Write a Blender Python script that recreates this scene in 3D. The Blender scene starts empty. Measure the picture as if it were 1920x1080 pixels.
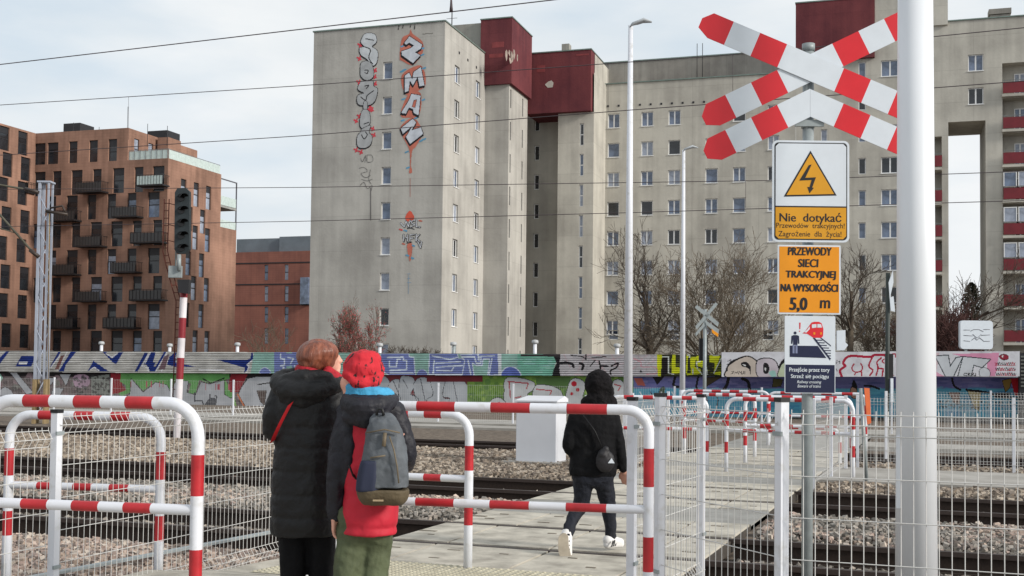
import bpy, bmesh, math, random
import numpy as np
from mathutils import Vector, Matrix, noise
random.seed(7); RNG = np.random.default_rng(7)
R = math.radians
sc = bpy.context.scene
col = sc.collection
# ------------------------------------------------------------ camera
F, CX, CY, HC = 2200.0, 960.0, 618.0, 1.58
YAW, PITCH, ROLL = R(20.5), math.atan(82/2200), .011
fw = Vector((-math.sin(YAW)*math.cos(PITCH), math.cos(YAW)*math.cos(PITCH), math.sin(PITCH)))
r0 = Vector((math.cos(YAW), math.sin(YAW), 0)); u0 = r0.cross(fw)
RR = math.cos(ROLL)*r0 + math.sin(ROLL)*u0
UU = math.cos(ROLL)*u0 - math.sin(ROLL)*r0
cd = bpy.data.cameras.new('camera'); cam = bpy.data.objects.new('camera', cd); col.objects.link(cam)
cam.matrix_world = Matrix(((RR.x, UU.x, -fw.x, 0), (RR.y, UU.y, -fw.y, 0), (RR.z, UU.z, -fw.z, HC), (0, 0, 0, 1)))
cd.sensor_width = 36; cd.lens = 36*F/1920; cd.shift_y = (CY-540)/1920
cd.clip_start = .05; cd.clip_end = 3000
sc.camera = cam
# ------------------------------------------------------------ world, sun, exposure
SUN_DIR = Vector((.92, -.15, .42)).normalized()
SUN_EL = math.asin(SUN_DIR.z); SUN_AZ = math.atan2(SUN_DIR.x, SUN_DIR.y)
w = bpy.data.worlds.new('World'); sc.world = w; w.use_nodes = True
nt = w.node_tree; nt.nodes.clear()
def N(tp, **k):
    n = nt.nodes.new(tp)
    for a, b in k.items(): setattr(n, a, b)
    return n
out = N('ShaderNodeOutputWorld'); bg = N('ShaderNodeBackground'); bg.inputs[1].default_value = .1
sky = N('ShaderNodeTexSky', sky_type='NISHITA', sun_disc=False, sun_elevation=SUN_EL, sun_rotation=SUN_AZ)
tc = N('ShaderNodeTexCoord'); mp = N('ShaderNodeMapping'); mp.inputs['Scale'].default_value = (1.6, 1.6, 5.0); mp.inputs['Location'].default_value = (3.1, .7, .35)
nz = N('ShaderNodeTexNoise'); nz.inputs['Scale'].default_value = 2.1; nz.inputs['Detail'].default_value = 7; nz.inputs['Roughness'].default_value = .5
rp = N('ShaderNodeValToRGB'); rp.color_ramp.elements[0].position = .36; rp.color_ramp.elements[1].position = .56
rp.color_ramp.elements[0].color = (.42, .42, .42, 1); rp.color_ramp.elements[1].color = (1, 1, 1, 1)
nz2 = N('ShaderNodeTexNoise'); nz2.inputs['Scale'].default_value = 3.3; nz2.inputs['Detail'].default_value = 6
rc = N('ShaderNodeValToRGB'); rc.color_ramp.elements[0].position = .35; rc.color_ramp.elements[1].position = .62
rc.color_ramp.elements[0].color = (8.1, 8.55, 8.85, 1); rc.color_ramp.elements[1].color = (9.1, 9.35, 9.5, 1)
mx = N('ShaderNodeMix', data_type='RGBA'); bl = N('ShaderNodeMix', data_type='RGBA'); bl.inputs[0].default_value = .8
bl.inputs[7].default_value = (6.3, 7.7, 8.9, 1)
L = nt.links.new
L(tc.outputs['Generated'], mp.inputs[0]); L(mp.outputs[0], nz.inputs['Vector']); L(mp.outputs[0], nz2.inputs['Vector'])
L(nz.outputs[0], rp.inputs[0]); L(nz2.outputs[0], rc.inputs[0])
L(sky.outputs[0], bl.inputs[6]); L(rp.outputs[0], mx.inputs[0]); L(bl.outputs[2], mx.inputs[6]); L(rc.outputs[0], mx.inputs[7])
L(mx.outputs[2], bg.inputs[0]); L(bg.outputs[0], out.inputs[0])
sl = bpy.data.lights.new('sun', 'SUN'); sl.energy = 3.7; sl.angle = R(12); sl.color = (1, .95, .87)
so = bpy.data.objects.new('sun', sl); col.objects.link(so); so.rotation_euler = SUN_DIR.to_track_quat('Z', 'Y').to_euler(); so.location = (20, -10, 40)
sc.view_settings.view_transform = 'Standard'; sc.view_settings.look = 'None'; sc.view_settings.exposure = 0.0; sc.view_settings.gamma = 1.0
# ------------------------------------------------------------ measuring helpers: photo pixel -> point on a real plane
def ray(x, y): return fw + RR*((x-CX)/F) - UU*((y-CY)/F)
def G(x, y, z=0.0):
    d = ray(x, y); t = (z-HC)/d.z; return Vector((d.x*t, d.y*t, z))
def PY(x, y, Y):
    d = ray(x, y); t = Y/d.y; return Vector((d.x*t, Y, HC+d.z*t))
ROT3 = Matrix.Rotation(R(-3), 3, 'Z')
def BY(x, y, Y):
    d = ROT3 @ ray(x, y); t = Y/d.y; return Vector((d.x*t, Y, HC+d.z*t))
def BX(x, y, X):
    d = ROT3 @ ray(x, y); t = X/d.x; return Vector((X, d.y*t, HC+d.z*t))
def DZ(x, y, dep):
    d = ray(x, y)*dep; return Vector((d.x, d.y, HC+d.z))
def PL(x, y, o, th):
    d = ray(x, y); n = Vector((-math.sin(th), math.cos(th), 0))
    t = (Vector(o)-Vector((0, 0, HC))).dot(n)/d.dot(n); p = Vector((0, 0, HC))+d*t-Vector(o)
    return p.x*math.cos(th)+p.y*math.sin(th), p.z
def visible(p, m=40):
    v = Vector(p)-Vector((0, 0, HC)); z = v.dot(fw)
    if z < .3: return False
    return -m < CX+F*v.dot(RR)/z < 1920+m and -m < CY-F*v.dot(UU)/z < 1080+m
# ------------------------------------------------------------ materials
def lin(c): c /= 255.0; return c/12.92 if c <= .04045 else ((c+.055)/1.055)**2.4
def C(r, g, b, k=1.0): return (min(lin(r)*k, .9), min(lin(g)*k, .9), min(lin(b)*k, .9), 1)
MATS = {}
def mat(name, c, rough=.7, metal=0, var=.12, vs=3.0, bump=0, bs=40, spec=.4, c2=None, stretch=(1, 1, 1), thr=(.35, .65)):
    if name in MATS: return MATS[name]
    m = bpy.data.materials.new(name); m.use_nodes = True; t = m.node_tree; b = t.nodes['Principled BSDF']
    b.inputs['Roughness'].default_value = rough; b.inputs['Metallic'].default_value = metal; b.inputs['Specular IOR Level'].default_value = spec
    co = t.nodes.new('ShaderNodeTexCoord'); ma = t.nodes.new('ShaderNodeMapping'); ma.inputs['Scale'].default_value = stretch
    t.links.new(co.outputs['Object'], ma.inputs[0])
    n = t.nodes.new('ShaderNodeTexNoise'); n.inputs['Scale'].default_value = vs; n.inputs['Detail'].default_value = 8; n.inputs['Roughness'].default_value = .6
    t.links.new(ma.outputs[0], n.inputs['Vector'])
    r = t.nodes.new('ShaderNodeValToRGB'); r.color_ramp.elements[0].position = thr[0]; r.color_ramp.elements[1].position = thr[1]
    d = c2 if c2 else tuple(max(0, v*(1-2*var)) for v in c[:3])+(1,)
    r.color_ramp.elements[0].color = d; r.color_ramp.elements[1].color = c
    t.links.new(n.outputs[0], r.inputs[0]); t.links.new(r.outputs[0], b.inputs['Base Color'])
    if bump:
        n2 = t.nodes.new('ShaderNodeTexNoise'); n2.inputs['Scale'].default_value = bs; n2.inputs['Detail'].default_value = 5
        t.links.new(ma.outputs[0], n2.inputs['Vector'])
        bp = t.nodes.new('ShaderNodeBump'); bp.inputs['Strength'].default_value = bump; bp.inputs['Distance'].default_value = .02
        t.links.new(n2.outputs[0], bp.inputs['Height']); t.links.new(bp.outputs[0], b.inputs['Normal'])
    MATS[name] = m; return m
def vmat(name, rough=.8, bump=0, bs=60, var=.25, vs=8, spec=.25):
    if name in MATS: return MATS[name]
    m = bpy.data.materials.new(name); m.use_nodes = True; t = m.node_tree; b = t.nodes['Principled BSDF']
    b.inputs['Roughness'].default_value = rough; b.inputs['Specular IOR Level'].default_value = spec
    a = t.nodes.new('ShaderNodeAttribute'); a.attribute_name = 'Col'
    co = t.nodes.new('ShaderNodeTexCoord'); n = t.nodes.new('ShaderNodeTexNoise'); n.inputs['Scale'].default_value = vs; n.inputs['Detail'].default_value = 7
    t.links.new(co.outputs['Object'], n.inputs['Vector'])
    mr = t.nodes.new('ShaderNodeMapRange'); mr.inputs[1].default_value = .3; mr.inputs[2].default_value = .7; mr.inputs[3].default_value = 1-var; mr.inputs[4].default_value = 1+var*.5
    t.links.new(n.outputs[0], mr.inputs[0])
    x = t.nodes.new('ShaderNodeMix'); x.data_type = 'RGBA'; x.blend_type = 'MULTIPLY'; x.inputs[0].default_value = 1
    t.links.new(a.outputs['Color'], x.inputs[6]); t.links.new(mr.outputs[0], x.inputs[7]); t.links.new(x.outputs[2], b.inputs['Base Color'])
    if bump:
        bp = t.nodes.new('ShaderNodeBump'); bp.inputs['Strength'].default_value = bump; bp.inputs['Distance'].default_value = .02
        t.links.new(n.outputs[0], bp.inputs['Height']); t.links.new(bp.outputs[0], b.inputs['Normal'])
    MATS[name] = m; return m
# ------------------------------------------------------------ objects
def tag(o, label=None, cat=None, group=None, kind=None):
    if label: o['label'] = label
    if cat: o['category'] = cat
    if group: o['group'] = group
    if kind: o['kind'] = kind
    return o
def empty(name, loc=(0, 0, 0), rz=0, label=None, cat=None, group=None, rx=0, ry=0):
    o = bpy.data.objects.new(name, None); col.objects.link(o); o.location = loc; o.rotation_euler = (rx, ry, rz); o.empty_display_size = .3
    return tag(o, label, cat, group)
def copy_tree(o, parent=None):
    c = o.copy(); col.objects.link(c); c.parent = parent
    for ch in [k for k in bpy.data.objects if k.parent == o]: copy_tree(ch, c)
    return c
class MB:
    def __init__(s): s.v = []; s.f = []; s.m = []; s.sm = []
    def add(s, vs, fs, mi=0, smooth=False):
        n = len(s.v); s.v += [tuple(v) for v in vs]
        for f in fs: s.f.append(tuple(i+n for i in f)); s.m.append(mi); s.sm.append(smooth)
    def quad(s, a, b, c, d, mi=0): s.add([a, b, c, d], [(0, 1, 2, 3)], mi)
    def box(s, x0, x1, y0, y1, z0, z1, mi=0):
        s.add([(x0, y0, z0), (x1, y0, z0), (x1, y1, z0), (x0, y1, z0), (x0, y0, z1), (x1, y0, z1), (x1, y1, z1), (x0, y1, z1)],
              [(0, 3, 2, 1), (4, 5, 6, 7), (0, 1, 5, 4), (1, 2, 6, 5), (2, 3, 7, 6), (3, 0, 4, 7)], mi)
    def tube(s, pts, r, n=8, mi=None, caps=True, flat=1.0, smooth=True):
        pts = [Vector(p) for p in pts]; k = len(pts)
        rs = r if isinstance(r, (list, tuple)) else [r]*k
        T = [(pts[min(i+1, k-1)]-pts[max(i-1, 0)]).normalized() for i in range(k)]
        a = Vector((0, 0, 1)) if abs(T[0].z) < .9 else Vector((1, 0, 0))
        u = T[0].cross(a).normalized(); vs = []
        for i in range(k):
            u = (u-T[i]*u.dot(T[i]))
            u = u.normalized() if u.length > 1e-6 else T[i].orthogonal().normalized()
            v = T[i].cross(u)
            for j in range(n):
                g = 2*math.pi*j/n; vs.append(pts[i]+u*(rs[i]*math.cos(g))+v*(rs[i]*flat*math.sin(g)))
        base = len(s.v); s.v += [tuple(p) for p in vs]
        for i in range(k-1):
            for j in range(n):
                q = (j+1) % n
                s.f.append((base+i*n+j, base+i*n+q, base+(i+1)*n+q, base+(i+1)*n+j)); s.m.append(mi[i] if isinstance(mi, list) else (mi or 0)); s.sm.append(smooth)
        if caps:
            s.f.append(tuple(base+j for j in range(n))[::-1]); s.m.append(mi[0] if isinstance(mi, list) else (mi or 0)); s.sm.append(False)
            s.f.append(tuple(base+(k-1)*n+j for j in range(n))); s.m.append(mi[-1] if isinstance(mi, list) else (mi or 0)); s.sm.append(False)
    def prism(s, poly, y0, y1, mi=0):  # poly of (x,z); front face at y0
        n = len(poly)
        s.add([(p[0], y0, p[1]) for p in poly]+[(p[0], y1, p[1]) for p in poly],
              [tuple(range(n)), tuple(range(2*n-1, n-1, -1))]+[(i, (i+1) % n+0, (i+1) % n+n, i+n)[::-1] for i in range(n)], mi)
    def build(s, name, mats, parent=None, loc=None, bevel=0):
        me = bpy.data.meshes.new(name); me.from_pydata(s.v, [], s.f)
        if not isinstance(mats, (list, tuple)): mats = [mats]
        for m in mats: me.materials.append(m)
        me.polygons.foreach_set('material_index', s.m); me.polygons.foreach_set('use_smooth', s.sm); me.update()
        o = bpy.data.objects.new(name, me); col.objects.link(o); o.parent = parent
        if loc: o.location = loc
        if bevel:
            b = o.modifiers.new('bevel', 'BEVEL'); b.width = bevel; b.segments = 2; b.limit_method = 'ANGLE'
        return o
def arrmesh(name, V, Fq, mats, parent=None, colr=None, smooth=False):
    me = bpy.data.meshes.new(name); V = np.asarray(V, np.float32); Fq = np.asarray(Fq, np.int32); nf, k = Fq.shape
    me.vertices.add(len(V)); me.vertices.foreach_set('co', V.ravel()); me.loops.add(nf*k); me.loops.foreach_set('vertex_index', Fq.ravel())
    me.polygons.add(nf); me.polygons.foreach_set('loop_start', np.arange(nf, dtype=np.int32)*k); me.polygons.foreach_set('loop_total', np.full(nf, k, np.int32))
    me.polygons.foreach_set('use_smooth', np.full(nf, smooth)); me.update(calc_edges=True)
    if colr is not None:   # per-face colour
        a = me.color_attributes.new('Col', 'FLOAT_COLOR', 'CORNER'); cc = np.ones((nf*k, 4), np.float32); cc[:, :3] = np.repeat(colr, k, axis=0); a.data.foreach_set('color', cc.ravel())
    for m in (mats if isinstance(mats, list) else [mats]): me.materials.append(m)
    o = bpy.data.objects.new(name, me); col.objects.link(o); o.parent = parent; return o
def text(s, cx, cz, width, height, y, m, parent, name='lettering', shear=0, bold=0):
    cu = bpy.data.curves.new('t', 'FONT'); cu.body = s; cu.size = 1; cu.shear = shear; cu.extrude = 0; cu.resolution_u = 3
    ob = bpy.data.objects.new('t', cu); col.objects.link(ob); dg = bpy.context.evaluated_depsgraph_get(); me = bpy.data.meshes.new_from_object(ob.evaluated_get(dg))
    bpy.data.objects.remove(ob)
    P = np.array([v.co[:] for v in me.vertices]); a, b = P.min(0), P.max(0); sx = width/(b[0]-a[0]); sz = height/(b[1]-a[1])
    for v in me.vertices: v.co = ((v.co.x-(a[0]+b[0])/2)*sx, 0, (v.co.y-(a[1]+b[1])/2)*sz)
    if bold:   # heavier strokes: the same letters shifted sideways by a hair, each a hair further back
        Vv = [tuple(v.co) for v in me.vertices]; Ff = [tuple(p.vertices) for p in me.polygons]; nv = len(Vv); V2, F2 = [], []; bd = bold*height
        for i_, (dx, dz) in enumerate([(0, 0), (-1, 0), (1, 0), (-.5, .5), (.5, -.5)]):
            V2 += [(v[0]*(1-bd/width)+dx*bd, i_*.00012, v[2]+dz*bd*.6) for v in Vv]; F2 += [tuple(q+i_*nv for q in f) for f in Ff]
        me = bpy.data.meshes.new(name); me.from_pydata(V2, [], F2)
    me.materials.clear(); me.materials.append(m); o = bpy.data.objects.new(name, me); col.objects.link(o); o.parent = parent; o.location = (cx, y, cz); return o
class Canvas:   # paint on a wall: polygons and strokes rasterised to small coloured wall cells
    def __init__(s, x0, y0, x1, y1, sx, sy, base=None, lean=0):
        s.xs = np.arange(x0, x1+sx*.5, sx); s.ys = np.arange(y0, y1+sy*.5, sy)
        s.X, s.Y = np.meshgrid((s.xs[:-1]+s.xs[1:])/2, (s.ys[:-1]+s.ys[1:])/2)
        s.c = np.zeros(s.X.shape+(3,)); s.k = np.zeros(s.X.shape, bool)
        if base: s.c[:] = C(*base)[:3]; s.k[:] = True
    def _in(s, pts):
        ins = np.zeros(s.X.shape, bool); n = len(pts)
        for i in range(n):
            (xa, ya), (xb, yb) = pts[i], pts[(i+1) % n]
            if ya == yb: continue
            c = ((ya > s.Y) != (yb > s.Y)) & (s.X < (xb-xa)*(s.Y-ya)/(yb-ya)+xa); ins ^= c
        return ins
    def _near(s, pts, w, close=False):
        d = np.full(s.X.shape, 1e9); P = list(pts)+([pts[0]] if close else [])
        for (xa, ya), (xb, yb) in zip(P, P[1:]):
            dx, dy = xb-xa, yb-ya; t = np.clip(((s.X-xa)*dx+(s.Y-ya)*dy)/(dx*dx+dy*dy+1e-9), 0, 1); d = np.minimum(d, np.hypot(s.X-xa-t*dx, s.Y-ya-t*dy))
        return d < w/2
    def put(s, m, c, a=1):
        g_ = sum(c)/3; c = [(v*.96+g_*.04)*.97 for v in c]; cc = np.array(C(*c)[:3]); s.c[m] = s.c[m]*(1-a)+cc*a if a < 1 else cc; s.k |= m
    def poly(s, pts, c, out=None, ow=2, a=1):
        if out: s.put(s._near(pts, ow, True), out)
        s.put(s._in(pts), c, a)
    def line(s, pts, w, c, a=1): s.put(s._near(pts, w), c, a)
    def curve(s, pts, w, c, close=False):
        s.line(smoothpts(pts, close), w, c)
    def blob(s, pts, c, out=None, ow=2): s.poly(smoothpts(pts, True), c, out, ow)
    def dots(s, n, x0, x1, y0, y1, r, c, a=1):
        for _ in range(n):
            x, y = random.uniform(x0, x1), random.uniform(y0, y1); rr = random.uniform(*r); s.put(np.hypot(s.X-x, s.Y-y) < rr, c, a)
    def build(s, name, fn, m, parent, relief=None):
        h, wd = s.X.shape; V = np.array([fn(x, y)[:] for y in s.ys for x in s.xs]); 
        if relief is not None:
            rel = relief(s.ys); V[:, 1] += np.repeat(rel, len(s.xs))
        J, I = np.nonzero(s.k); n = wd+1; Fq = np.stack([(J+1)*n+I, (J+1)*n+I+1, J*n+I+1, J*n+I], 1)
        used, inv = np.unique(Fq, return_inverse=True)
        return arrmesh(name, V[used], inv.reshape(Fq.shape), m, parent, s.c[J, I])
def smoothpts(P, close=False, k=5):
    n = len(P); o = []
    for i in range(n if close else n-1):
        if close: a, b, c, d = P[i-1], P[i], P[(i+1) % n], P[(i+2) % n]
        else: a, b, c, d = P[max(i-1, 0)], P[i], P[i+1], P[min(i+2, n-1)]
        for j in range(k):
            t = j/k; o.append(tuple(.5*(2*b[q]+(c[q]-a[q])*t+(2*a[q]-5*b[q]+4*c[q]-d[q])*t*t+(3*b[q]-a[q]-3*c[q]+d[q])*t**3) for q in range(len(b))))
    if not close: o.append(tuple(P[-1]))
    return o
M_white = mat('white_paint', C(210, 212, 219), .38, var=.10, vs=11, c2=C(190, 190, 190), thr=(.28, .46))
M_clean = mat('clean_white', C(206, 208, 214), .45, var=.03, vs=2)
M_red = mat('red_stripe', (.47, .022, .03, 1), .4, var=.14, vs=9)
M_wire = mat('wire_paint', C(198, 197, 195), .5, var=.06, vs=4)
M_galv = mat('galvanised_steel', C(150, 158, 160), .5, .15, var=.1, vs=14)
M_dark = mat('dark_metal', C(38, 38, 42), .6, var=.1)
M_black = mat('black_plastic', C(22, 22, 25), .5, var=.1)
M_paint = vmat('wall_paint', .8, .15, var=.22, vs=1.6)
# ============================================================ GROUND, TRACKS, PATH
BED = C(112, 104, 98)
RAILS = [10.05, 11.5, 15.0, 16.6, 23.9, 25.4]
def gz(Y):
    d = min(abs(Y-r) for r in RAILS)
    if 9.8 < Y < 11.8 or 14.7 < Y < 16.9 or 23.6 < Y < 25.7: return -.22
    return -.22+.15*min(1, max(0, (d-.38)/.5)) if Y < 33 else -.04
ys = [-60]+[y*.25 for y in range(-8, 140)]+[40, 60, 100, 200, 600, 1500]
xs = [-1200, -300, -100]+list(range(-50, 31, 5))+[60, 200, 1200]
V = [(x, y, gz(y)) for y in ys for x in xs]; n = len(xs)
Fq = [(j*n+i, j*n+i+1, (j+1)*n+i+1, (j+1)*n+i) for j in range(len(ys)-1) for i in range(n-1)]
gm = mat('ballast_ground', C(132, 120, 108), .95, vs=9, bump=.6, bs=30, spec=.1, c2=C(70, 64, 60), thr=(.3, .7))
g = arrmesh('ground', V, Fq, gm); tag(g, 'stony railway ground between and around the tracks', 'ground', kind='structure')
# loose ballast stones that can be seen
def stones():
    Vs, Fs, Cs = [], [], []; cube = np.array([(-1, -1, -1), (1, -1, -1), (1, 1, -1), (-1, 1, -1), (-1, -1, 1), (1, -1, 1), (1, 1, 1), (-1, 1, 1)], float)
    fq = np.array([(0, 3, 2, 1), (4, 5, 6, 7), (0, 1, 5, 4), (1, 2, 6, 5), (2, 3, 7, 6), (3, 0, 4, 7)]); pts = []
    y = 6.6
    while y < 23.6:
        s = .043+.0021*max(0, y-9); x = -14-.35*y
        while x < 4:
            px, py = x+random.uniform(-.45, .45)*s, y+random.uniform(-.45, .45)*s
            x += s
            if -5.08 < px < -1.92 or (py < 8.7 and -5.35 < px < -1.4): continue
            if -2 < px and 18.7 < py < 21.6: continue
            if min(abs(py-r) for r in RAILS) < .13: continue
            if not visible((px, py, 0), 30): continue
            pts.append((px, py, s))
        y += s
    P = np.array(pts); n = len(P); sz = P[:, 2]*.5*RNG.uniform(.6, 1.35, n)
    z = np.array([gz(v) for v in P[:, 1]])+sz*RNG.uniform(.1, .9, n)
    # gentle heaps
    V = cube[None]*(sz[:, None, None])*RNG.uniform(.55, 1.1, (n, 1, 3)); V *= RNG.uniform(.6, 1.15, (n, 8, 1))
    a = RNG.uniform(0, 6.28, n); b = RNG.uniform(-.7, .7, n)
    x_, y_, z_ = V[..., 0].copy(), V[..., 1].copy(), V[..., 2].copy()
    V[..., 1] = y_*np.cos(b)[:, None]-z_*np.sin(b)[:, None]; V[..., 2] = y_*np.sin(b)[:, None]+z_*np.cos(b)[:, None]; y_ = V[..., 1].copy()
    V[..., 0] = x_*np.cos(a)[:, None]-y_*np.sin(a)[:, None]; V[..., 1] = x_*np.sin(a)[:, None]+y_*np.cos(a)[:, None]
    V += np.stack([P[:, 0], P[:, 1], z], 1)[:, None]
    Fq = (fq[None]+8*np.arange(n)[:, None, None]).reshape(-1, 4)
    pal_w = np.array([C(*c)[:3] for c in [(186, 168, 156), (168, 148, 138), (192, 180, 168), (150, 134, 126), (128, 118, 112), (174, 156, 142)]])
    pal_g = np.array([C(*c)[:3] for c in [(142, 136, 129), (122, 117, 110), (152, 146, 139), (104, 99, 93), (160, 150, 140)]])
    pal_b = np.array([C(*c)[:3] for c in [(160, 148, 134), (144, 130, 116), (174, 162, 148), (128, 116, 104), (112, 102, 94)]])
    cc = np.zeros((n, 3))
    for i in range(n):
        X, Y = P[i, 0], P[i, 1]; nn = noise.noise(Vector((X*.6, Y*.9, 0)))
        if Y < 9.9: pw = 1
        elif Y < 11.6: pw = .1
        elif Y < 14.9: pw = (.2 if X < -2 else .35)+nn*.8
        elif Y < 16.7: pw = .15
        else: pw = -1
        p = pal_b if pw < 0 and Y > 16.7 else (pal_w if random.random() < pw else pal_g)
        cc[i] = p[random.randrange(len(p))]*random.uniform(.75, 1.1)
    o = arrmesh('ballast_stones', V.reshape(-1, 3), Fq, vmat('stone', .9, 0, var=.15, vs=25), None, np.repeat(cc, 6, 0))
    tag(o, 'crushed stone ballast in pink, beige and grey between the rails', 'ballast', kind='stuff')
stones()
# rails
M_rail = mat('rusty_rail', C(50, 39, 33), .9, .0, var=.2, vs=30); M_railtop = mat('rail_head', C(66, 56, 52), .6, .3, var=.1, vs=20)
labs = ['nearest railway track, two dark rails crossed by the concrete path', 'second railway track, just in front of the white cabinet', 'farthest railway track, behind the white cabinet']
for k in range(3):
    t = empty('railway_track', (0, RAILS[2*k]+.75, 0), 0, labs[k], 'railway track', 'railway tracks')
    for q in (0, 1):
        Y = RAILS[2*k+q]-(RAILS[2*k]+.75); b = MB()
        segs = [(-90, -5.03), (-1.97, 60)] if k < 2 else [(-90, 60)]
        for xa, xb in segs:
            b.box(xa, xb, Y-.036, Y+.036, -.045, 0.0, 1); b.box(xa, xb, Y-.012, Y+.012, -.19, -.046, 0); b.box(xa, xb, Y-.07, Y+.07, -.23, -.191, 0)
        b.box(-5.029, -1.971, Y-.036, Y+.036, -.045, -.004, 1) if k < 2 else None
        b.build('rail', [M_rail, M_railtop], t)
# path slabs
M_slab = mat('slab_concrete', C(186, 180, 168), .85, vs=3.1, bump=.2, bs=60, spec=.2, c2=C(134, 129, 120), thr=(.3, .6))
M_asph = mat('grey_asphalt', C(150, 149, 145), .9, vs=3, bump=.25, bs=90, c2=C(132, 130, 126), spec=.2)
M_gap = mat('joint_dirt', C(70, 64, 58), .95, var=.2, vs=9)
b = MB(); b.box(-5.0, -2.0, 8.62, 33, -.14, -.025, 2)
def slabs(y0, y1, xs_, z=0.0, mi=0):
    for xa, xb in zip(xs_, xs_[1:]): b.box(xa+.014, xb-.014, y0+.010, y1-.010, -.12, z+random.uniform(-.003, .001), mi)
for y0, y1, xs_ in [(8.64, 9.98, [-5.0, -4.45, -3.35, -2.45, -2]), (10.13, 11.42, [-5, -4.4, -3.4, -2.5, -2]), (11.58, 12.7, [-5, -4.25, -3.4, -2.6, -2]), (14.05, 14.92, [-5, -4.2, -3.4, -2.6, -2]), (15.08, 16.52, [-5, -4.3, -3.4, -2.6, -2]), (16.68, 17.5, [-5, -4.2, -3.3, -2])]:
    slabs(y0, y1, xs_)
for y0, y1 in [(12.7, 14.05), (17.5, 18.6), (20.3, 21.2), (26, 33)]: b.box(-5, -2, y0, y1, -.13, -.006, 1)
slabs(18.6, 20.3, [-5, -4, -3, -2]); slabs(21.2, 22.2, [-5.4, -4, -3, -2]); slabs(22.2, 23.8, [-5.4, -4.2, -3.1, -2]); slabs(23.98, 25.32, [-5, -4, -3, -2]); slabs(25.48, 26, [-5, -4, -3, -2])
p = b.build('path', [M_slab, M_asph, M_gap]); tag(p, 'pale concrete slab path crossing the tracks towards the barriers', 'path', kind='structure')
b = MB()   # lifting sockets in the slabs
for Y in (9.25, 9.65, 10.5, 11.05, 11.9, 12.4, 14.4, 15.5, 16.1, 17.0):
    for X in (-4.75, -4.1, -3.65, -3.0, -2.7, -2.25):
        if random.random() < .45: continue
        X += random.uniform(-.06, .06); Y2 = Y+random.uniform(-.05, .05); s_ = random.uniform(.03, .07); b.box(X-s_, X+s_, Y2-.014, Y2+.014, -.02, .0042)
for yy in (9.3, 10.75, 12.1):  # stains where the paving was patched
    b.box(-4.98, -4.8, yy-.03, yy+.03, -.02, .0042)
o = b.build('path_sockets', mat('socket_dirt', C(126, 118, 106), .95, var=.2, vs=20)); tag(o, 'small dark lifting sockets set into the path slabs', 'sockets', kind='structure')
# near raised pavement with tactile strip
M_tact = mat('tactile_paving', C(190, 184, 164), .85, vs=6, bump=.1, bs=60, spec=.2, c2=C(166, 160, 142))
b = MB()
def strip(x0, x1, prof, mi=0):
    for (ya, za), (yb, zb) in zip(prof, prof[1:]):
        b.quad((x0, ya, za), (x1, ya, za), (x1, yb, zb), (x0, yb, zb), mi)
    b.add([(x0, prof[0][0], -.15), (x0, prof[-1][0], -.15)]+[(x0, y, z) for y, z in prof[::-1]], [tuple(range(len(prof)+2))], mi)
    b.add([(x1, prof[0][0], -.15), (x1, prof[-1][0], -.15)]+[(x1, y, z) for y, z in prof[::-1]], [tuple(range(len(prof)+2))[::-1]], mi)
strip(-5.3, -1.42, [(-6, .17), (6.9, .17), (7.75, .04), (8.62, .002)], 0)
strip(-9, -5.3, [(-6, .17), (4.0, .17)], 0); strip(-1.42, 6, [(-6, .17), (5.2, .17), (5.21, -.1)], 0)
o = b.build('pavement', M_slab); tag(o, 'raised concrete pavement before the crossing, in the foreground', 'pavement', kind='structure')
b = MB(); y = 7.8
while y < 8.86:
    x = -5.0
    while x < -2.2:
        z = .04-.038*(min(y, 8.62)-7.75)/.87; b.tube([(x, y, z-.004), (x, y, z+.012)], [.022, .014], 6); x += .062
    y += .062
b.quad((-5.02, 7.76, .0435), (-2.1, 7.76, .0435), (-2.1, 8.61, .0055), (-5.02, 8.61, .0055)); b.box(-5.02, -2.1, 8.61, 8.9, -.01, .0055)
o = b.build('tactile_strip', M_tact); tag(o, 'beige tactile strip of round studs across the path start', 'tactile paving', kind='structure')
# walkways
b = MB(); b.box(-1.96, 40, 18.65, 21.45, -.14, .0); o = b.build('walkway', [mat('walk_concrete', C(164, 160, 154), .9, vs=1.2, bump=.2, bs=50, c2=C(138, 134, 128))]); tag(o, 'low concrete walkway to the right of the path', 'walkway', kind='structure')
b = MB(); b.box(-90, 45, 33.0, 36, -.1, .05); b.box(-90, -7.5, 31.6, 32.99, -.1, -.0); b.box(-1.9, 45, 27.5, 29.5, -.1, .03); o = b.build('platform', MATS['walk_concrete']); tag(o, 'low grey platform in front of the far fence', 'platform', kind='structure')
b = MB(); a1 = G(160, 1073, -.02); a2 = G(520, 1003, -.02); d = (a2-a1).normalized(); a1 = a1-d*1.2; nn = Vector((-d.y, d.x, 0))*.035
for h0, h1 in ((.0, .012),):
    b.add([a1-nn, a2-nn, a2+nn, a1+nn, a1-nn+Vector((0, 0, .02)), a2-nn+Vector((0, 0, .02)), a2+nn+Vector((0, 0, .02)), a1+nn+Vector((0, 0, .02))], [(0, 3, 2, 1), (4, 5, 6, 7), (0, 1, 5, 4), (1, 2, 6, 5), (2, 3, 7, 6), (3, 0, 4, 7)])
o = b.build('steel_strip', M_galv); o.location.z = .03; tag(o, 'grey flat steel strip lying on the stones behind the left mesh fence', 'steel strip')

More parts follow.
